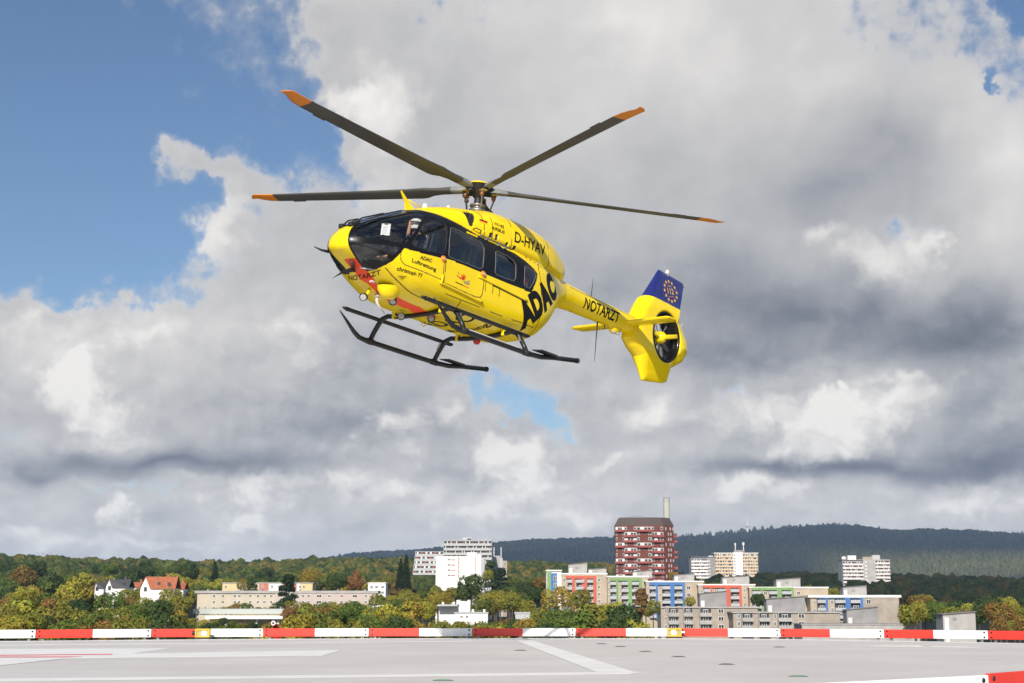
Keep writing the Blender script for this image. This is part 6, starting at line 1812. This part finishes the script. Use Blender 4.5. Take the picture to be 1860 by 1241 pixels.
# upper wire cutter / aerial blade on the roof
MB().add([(2.12, .012, 2.28), (1.86, .02, 2.36), (2.05, .010, 2.47), (2.26, .004, 2.63), (2.29, .003, 2.60), (2.14, .012, 2.42)] + [(2.12, -.012, 2.28), (1.86, -.02, 2.36), (2.05, -.010, 2.47), (2.26, -.004, 2.63), (2.29, -.003, 2.60), (2.14, -.012, 2.42)],
         [(0, 1, 2, 5), (2, 3, 4, 5), (11, 8, 7, 6), (11, 10, 9, 8), (0, 6, 7, 1), (1, 7, 8, 2), (2, 8, 9, 3), (3, 9, 10, 4), (4, 10, 11, 5), (5, 11, 6, 0)]).build('roof_wire_cutter', H_YEL, heli)
rail('cutter_strut', [(2.06, 0, 2.50), (1.66, 0, 2.46)], .014, H_YEL, heli)
MB().lathe([(.06, -.05), (.055, .03), (.045, .06), (.02, .075), (0, .078)], 16, 0, Matrix.Translation((1.62, .05, 2.48))).build('satellite_aerial', H_PALE, heli, True)
MB().lathe([(.04, -.04), (.035, .02), (.0, .035)], 12, 0, Matrix.Translation((1.02, .12, 2.66))).build('satellite_aerial', H_PALE, heli, True)
# nose: lower wire cutter, side mirrors, lamps
MB().add([(3.40, .06, .78), (3.30, .06, .72), (3.62, .03, .60), (3.84, .01, .45), (3.60, .04, .66), (3.40, -.0, .78), (3.30, -.0, .72), (3.62, -.0, .60), (3.84, .0, .45), (3.60, .0, .66)],
         [(0, 1, 2, 4), (4, 2, 3), (9, 7, 6, 5), (8, 7, 9), (0, 5, 6, 1), (1, 6, 7, 2), (2, 7, 8, 3), (3, 8, 9, 4), (4, 9, 5, 0)]).build('nose_wire_cutter', H_DARK, heli)
rail('nose_wire_cutter', [(3.42, .10, .74), (3.50, .10, .88)], .03, H_DARK, heli)
rail('pitot_tube', [(3.20, .40, .74), (3.42, .25, .735)], .014, H_GREY, heli)
rail('pitot_tube', [(3.58, -.42, 1.08), (3.70, -.50, 1.09), (3.86, -.52, 1.11)], [.03, .022, .01], H_DARK, heli)
MB().bevbox(2.90, 3.0, .10, .19, .595, .625, .012).build('belly_lamp_housing', H_PALE, heli)
# yellow blister with a lamp on the port belly
bl_ = MB().lathe([(0, -.17), (.07, -.16), (.13, -.10), (.165, 0), (.17, .08)], 24, 0, Matrix.Translation((2.66, .30, .50)) @ Matrix.Rotation(radians(8), 4, 'Y') @ Matrix.Scale(1.55, 4, (1, 0, 0))).build('lamp_blister', H_YEL, heli, True)
def lamp(x, y, z, r, aim, parent=heli, name='landing_lamp'):
    q = Vector(aim).to_track_quat('Z', 'Y').to_matrix().to_4x4()
    Ml = Matrix.Translation((x, y, z)) @ q
    b = MB().lathe([(0, -.10), (r * .6, -.095), (r * .95, -.05), (r, .0), (r, .025), (r * .86, .025), (r * .86, .012)], 22, 0, Ml).build(name, H_DARK, parent, True)
    MB().lathe([(0, .016), (r * .5, .014), (r * .87, .010)], 22, 0, Ml).build('lens', H_LENS, b, True)
    return b
lamp(2.90, -.10, .36, .075, (.8, .35, -.35))
rail('lamp_bracket', [(2.78, -.08, .54), (2.83, -.10, .38)], .03, H_YEL, heli)
lamp(2.50, .27, .335, .075, (.55, .35, -.75))
lamp(1.78, -.16, .27, .075, (.8, .45, -.3))
lamp(1.24, .12, .33, .075, (.8, .45, -.3))
rail('belly_aerial', [(2.66, 0, .48), (2.64, 0, .32), (2.56, 0, .24), (2.40, 0, .15)], [.04, .03, .024, .012], H_PALE, heli)
rail('belly_aerial', [(2.2, .1, .42), (2.18, .1, .25)], [.008, .004], H_PALE, heli)
MB().lathe([(.0, -.11), (.05, -.10), (.075, -.05), (.08, .02)], 16, 0, Matrix.Translation((-.55, -.20, .36))).build('anti_collision_lamp', H_REDL, heli, True)
for x in (.95, 1.75):
    MB().tube([(x, -.35, .40), (x, -.38, .33), (x - .05, -.38, .30), (x - .1, -.36, .34), (x - .1, -.33, .40)], .01, 6).build('tie_down_ring', H_YEL, heli)

# ---- cabin: floor, bulkhead, panel, seats
MB().prism([(-1.0, -.68), (2.3, -.68), (2.75, -.5), (3.0, -.3), (3.0, .3), (2.75, .5), (2.3, .68), (-1.0, .68)], .735, .765).build('cabin_floor', H_INT, heli)
MB().box(-1.30, -1.27, -.70, .70, .70, 2.2).build('rear_bulkhead', H_INT, heli)
ip = MB().bevbox(2.93, 3.12, -.52, .52, 1.08, 1.36, .05).build('instrument_panel', H_DARK, heli)
MB().bevbox(2.95, 3.20, -.55, .55, 1.365, 1.40, .015).build('glare_shield', H_DARK, ip)
for y in (-.30, 0, .30):
    MB().box(2.918, 2.925, y - .11, y + .11, 1.12, 1.32).build('display', mat('display_glass', (.02, .03, .04), .1), ip)
MB().bevbox(2.35, 2.95, -.12, .12, .74, 1.12, .03).build('centre_console', H_DARK, heli)
H_BELT = mat('seat_belt_lime', (0.35, 0.45, 0.05), 0.6)
H_SEATG = mat('seat_shell_grey', (0.22, 0.22, 0.24), 0.7)
def seat(x, y, rear=False):
    s = MB().bevbox(x - .22, x + .26, y - .23, y + .23, .98, 1.10, .04).build('seat', H_SEATG if rear else H_SEAT, heli, False)
    MB().bevbox(-.05, .05, y - .22, y + .22, 0, .78, .04, 0, Matrix.Translation((x - .22, 0, 1.08)) @ Matrix.Rotation(radians(-12), 4, 'Y')).build('backrest', H_SEATG if rear else H_SEAT, s)
    MB().bevbox(-.04, .05, y - .13, y + .13, .79, .98, .03, 0, Matrix.Translation((x - .22, 0, 1.08)) @ Matrix.Rotation(radians(-12), 4, 'Y')).build('headrest', H_SEATG if rear else H_SEAT, s)
    for k in (-.09, .09):
        MB().bevbox(.045, .06, y + k - .02, y + k + .02, .10, .76, .004, 0, Matrix.Translation((x - .22, 0, 1.08)) @ Matrix.Rotation(radians(-12), 4, 'Y')).build('seat_belt', H_BELT if rear else H_PALE, s)
    MB().box(x - .18, x + .2, y - .2, y - .16, .74, .99).build('seat_leg', H_DARK, s)
    MB().box(x - .18, x + .2, y + .16, y + .2, .74, .99).build('seat_leg', H_DARK, s)
seat(2.12, .40); seat(2.12, -.40); seat(1.0, .42, True); seat(-.15, .40, True); seat(-.15, -.40, True)
MB().bevbox(.35, 1.4, -.62, -.12, .95, 1.08, .03).build('stretcher', H_SEATG, heli)
MB().bevbox(-.1, 1.5, -.72, -.66, 1.0, 1.42, .02).build('equipment_rack', H_DARK, heli)
# clip board behind the windshield, red bag behind the aft pane
cb = tag(empty('clipboard'), 'white checklist on a clipboard behind the windshield', 'clipboard')
cb.matrix_world = HM @ Matrix.Translation((3.00, .40, 1.565)) @ Matrix.Rotation(radians(35), 4, 'Z') @ Matrix.Rotation(radians(-12), 4, 'Y')
MB().bevbox(-.006, .0, -.085, .085, -.12, .13, .002).build('board', mat('clip_board', (.55, .52, .46), .6), cb)
MB().box(.0005, .003, -.078, .078, -.115, .10).build('paper_sheet', mat('paper_white', (.80, .80, .80), .7), cb)
for k in range(7):
    MB().box(.0032, .0038, -.06, .06 - .02 * (k % 3), .06 - .024 * k, .067 - .024 * k).build('text_line', mat('print_blue', (.10, .14, .30), .7), cb)
MB().bevbox(-.004, .012, -.03, .03, .105, .14, .003).build('clip', H_DARK, cb)
bag = tag(empty('equipment_bag'), 'red equipment bag with a yellow badge behind the rearmost pane', 'bag')
bag.matrix_world = HM @ Matrix.Translation((-.86, .60, 1.36))
MB().bevbox(-.16, .10, -.10, .12, 0, .30, .04).build('bag_body', mat('bag_red', (.60, .03, .04), .7, var=.15), bag)
MB().bevbox(-.06, .02, .118, .13, .08, .18, .004).build('badge', mat('badge_yellow', (.75, .5, .03), .5), bag)

# ---- crew
SKIN = mat('skin', (.52, .27, .17), .5, var=.06)
CLOTH = mat('flight_suit_black', (.018, .018, .020), .85, var=.3, scale=12)
REDTRIM = mat('red_trim', (.5, .02, .03), .7)
HELM = mat('helmet_white', (.80, .80, .78), .25, coat=.4)
def skin_body(name, joints, links, mats, parent, assign):
    """one continuous surface grown round a jointed skeleton"""
    me = bpy.data.meshes.new(name)
    keys = list(joints)
    me.from_pydata([joints[k][0] for k in keys], [(keys.index(a), keys.index(b)) for a, b in links], [])
    o = link(bpy.data.objects.new(name, me))
    md = o.modifiers.new('skin', 'SKIN'); md.use_smooth_shade = True
    sv = me.skin_vertices[0].data
    for i, k in enumerate(keys):
        r = joints[k][1]; sv[i].radius = r if isinstance(r, tuple) else (r, r)
        sv[i].use_root = (k == keys[0])
    sb = o.modifiers.new('sub', 'SUBSURF'); sb.levels = 2; sb.render_levels = 2
    dg = bpy.context.evaluated_depsgraph_get(); dg.update()
    nm = bpy.data.meshes.new_from_object(o.evaluated_get(dg))
    bpy.data.objects.remove(o); bpy.data.meshes.remove(me)
    nm.name = name
    nm.materials.clear()
    for m in mats: nm.materials.append(m)
    c = np.zeros(len(nm.vertices) * 3); nm.vertices.foreach_get('co', c); c = c.reshape(-1, 3)
    mi_ = [assign(np.mean([c[i] for i in p.vertices], axis=0)) for p in nm.polygons]
    nm.polygons.foreach_set('material_index', mi_)
    nm.polygons.foreach_set('use_smooth', [True] * len(nm.polygons))
    return link(bpy.data.objects.new(name, nm), parent)
def crew(loc, yaw, raised, label, helmet_m=HELM):
    """seated figure, origin on the seat, x forward"""
    t = tag(empty('person'), label, 'person', 'crew aboard the helicopter')
    t.matrix_world = HM @ Matrix.Translation(loc) @ Matrix.Rotation(yaw, 4, 'Z')
    J = {'pelvis': ((-.05, 0, .11), (.15, .12)), 'waist': ((-.07, 0, .26), (.145, .105)), 'chest': ((-.09, 0, .44), (.165, .12)), 'neckb': ((-.07, 0, .57), .075), 'neck': ((-.05, 0, .64), .055), 'head': ((-.02, 0, .74), (.075, .085)), 'crown': ((-.03, 0, .83), .065)}
    L = [('pelvis', 'waist'), ('waist', 'chest'), ('chest', 'neckb'), ('neckb', 'neck'), ('neck', 'head'), ('head', 'crown')]
    for sg, n in ((1, 'l'), (-1, 'r')):
        J.update({n + 'hip': ((.05, .10 * sg, .10), .09), n + 'knee': ((.44, .13 * sg, .15), .068), n + 'ankle': ((.52, .13 * sg, -.24), .048), n + 'toe': ((.66, .14 * sg, -.28), .04), n + 'sh': ((-.08, .20 * sg, .52), .062)})
        L += [('pelvis', n + 'hip'), (n + 'hip', n + 'knee'), (n + 'knee', n + 'ankle'), (n + 'ankle', n + 'toe'), ('neckb', n + 'sh')]
        if raised and sg == 1:
            el_, wr, pm = (.44, .25, .37), (.335, .17, .63), (.30, .145, .70)
            fd = Vector((-.85, -.15, .50)).normalized()
        else:
            el_, wr, pm = (.02, .29, .26) if sg == 1 else (.02, -.29, .26), (.26, .20 * sg, .20), (.33, .17 * sg, .19)
            fd = Vector((.85, -.15 * sg, -.35)).normalized()
        J.update({n + 'el': (el_, .044), n + 'wr': (wr, .030), n + 'pm': (pm, (.036, .020))})
        L += [(n + 'sh', n + 'el'), (n + 'el', n + 'wr'), (n + 'wr', n + 'pm')]
        side_ = fd.cross(Vector((0, 1, 0)) if abs(fd.y) < .7 else Vector((1, 0, 0))).normalized()
        for q, (off, ln) in enumerate(((-.030, .062), (-.010, .074), (.010, .070), (.028, .055))):
            b_ = Vector(pm) + fd * .035 + side_ * off
            J[n + 'f%d' % q] = (tuple(b_), .0095); J[n + 'g%d' % q] = (tuple(b_ + fd * ln * .55 + Vector((0, 0, -.006))), .0088); J[n + 'h%d' % q] = (tuple(b_ + fd * ln - Vector((0, 0, .02))), .0075)
            L += [(n + 'pm', n + 'f%d' % q), (n + 'f%d' % q, n + 'g%d' % q), (n + 'g%d' % q, n + 'h%d' % q)]
        b_ = Vector(pm) - side_ * .035
        J[n + 't1'] = (tuple(b_), .011); J[n + 't2'] = (tuple(b_ - side_ * .025 + fd * .035), .009)
        L += [(n + 'pm', n + 't1'), (n + 't1', n + 't2')]
    ew = {n: (Vector(J[n + 'el'][0]), Vector(J[n + 'wr'][0])) for n in 'lr'}
    def assign(c):
        c = Vector(c)
        if c.z > .60 and abs(c.y) < .11: return 0
        for n in 'lr':
            a, b = ew[n]; ab = b - a
            tt = (c - a).dot(ab) / ab.length_squared
            if tt > .02 and (c - (a + ab * min(tt, 1.0))).length < (.065 if tt < 1.0 else .17) and c.z > .13: return 0
        return 1
    body = skin_body('body', J, L, [SKIN, CLOTH], t, assign)
    # helmet, visor, face
    hm_ = MB().lathe([(.0, .155), (.06, .148), (.105, .115), (.128, .06), (.132, .0), (.128, -.05), (.118, -.075)], 24, 0, Matrix.Translation((-.03, 0, .765)) @ Matrix.Scale(1.12, 4, (1, 0, 0))).build('helmet', helmet_m, t, True)
    MB().lathe([(.136, .05), (.139, .02), (.138, -.012)], 24, 0, Matrix.Translation((-.015, 0, .775)) @ Matrix.Scale(1.12, 4, (1, 0, 0))).build('visor_band', H_DARK, hm_, True)
    for sg in (1, -1):
        MB().lathe([(0, .02), (.03, .018), (.042, .0)], 14, 0, Matrix.Translation((-.02, .128 * sg, .72)) @ Matrix.Rotation(radians(-90 * sg), 4, 'X')).build('ear_cup', H_DARK, hm_, True)
        MB().lathe([(0, .008), (.009, .005), (.012, 0)], 10, 0, Matrix.Translation((.068, .030 * sg, .735)) @ Matrix.Rotation(radians(90), 4, 'Y')).build('eye', H_DARK, t, True)
    MB().add([(.066, .014, .705), (.066, -.014, .705), (.072, 0, .748), (.096, 0, .708)], [(0, 1, 3), (1, 2, 3), (2, 0, 3)]).build('nose', SKIN, t, True)
    MB().bevbox(.058, .070, -.024, .024, .672, .680, .003).build('mouth', REDTRIM, t)
    MB().tube([(.02, .10, .70), (.075, .06, .675), (.09, .02, .672)], .006, 6).build('microphone_boom', H_DARK, hm_)
    MB().bevbox(-.02, .06, .19, .235, .10, .16, .015).build('red_patch', REDTRIM, t)
    return t
crew((2.22, .40, 1.105), 0.0, True, 'crew member in white helmet and black suit raising a bare arm to the helmet')
crew((2.12, -.40, 1.105), 0.0, False, 'pilot in white helmet and black suit in the far seat')
crew((-.22, .40, 1.10), radians(180), False, 'passenger with pale blue helmet behind the third side window', mat('helmet_pale_blue', (.35, .50, .68), .35))

# ================================================================== the air
hz_m = bpy.data.materials.new('thin_haze'); hz_m.use_nodes = True
_n = NT(hz_m.node_tree); _n.n.remove(_n.n['Principled BSDF'])
pv = _n.new('ShaderNodeVolumePrincipled')
pv.inputs['Color'].default_value = (0.47, 0.67, 1.0, 1)
pv.inputs['Density'].default_value = 4.6e-5
pv.inputs['Anisotropy'].default_value = 0.0
_n.l.new(pv.outputs[0], _n.n['Material Output'].inputs['Volume'])
hz = MB().box(-14500, 14500, -300, 14500, -70, 440).build('haze', hz_m)
setting(hz, 'stuff', 'thin bluish haze over the land')
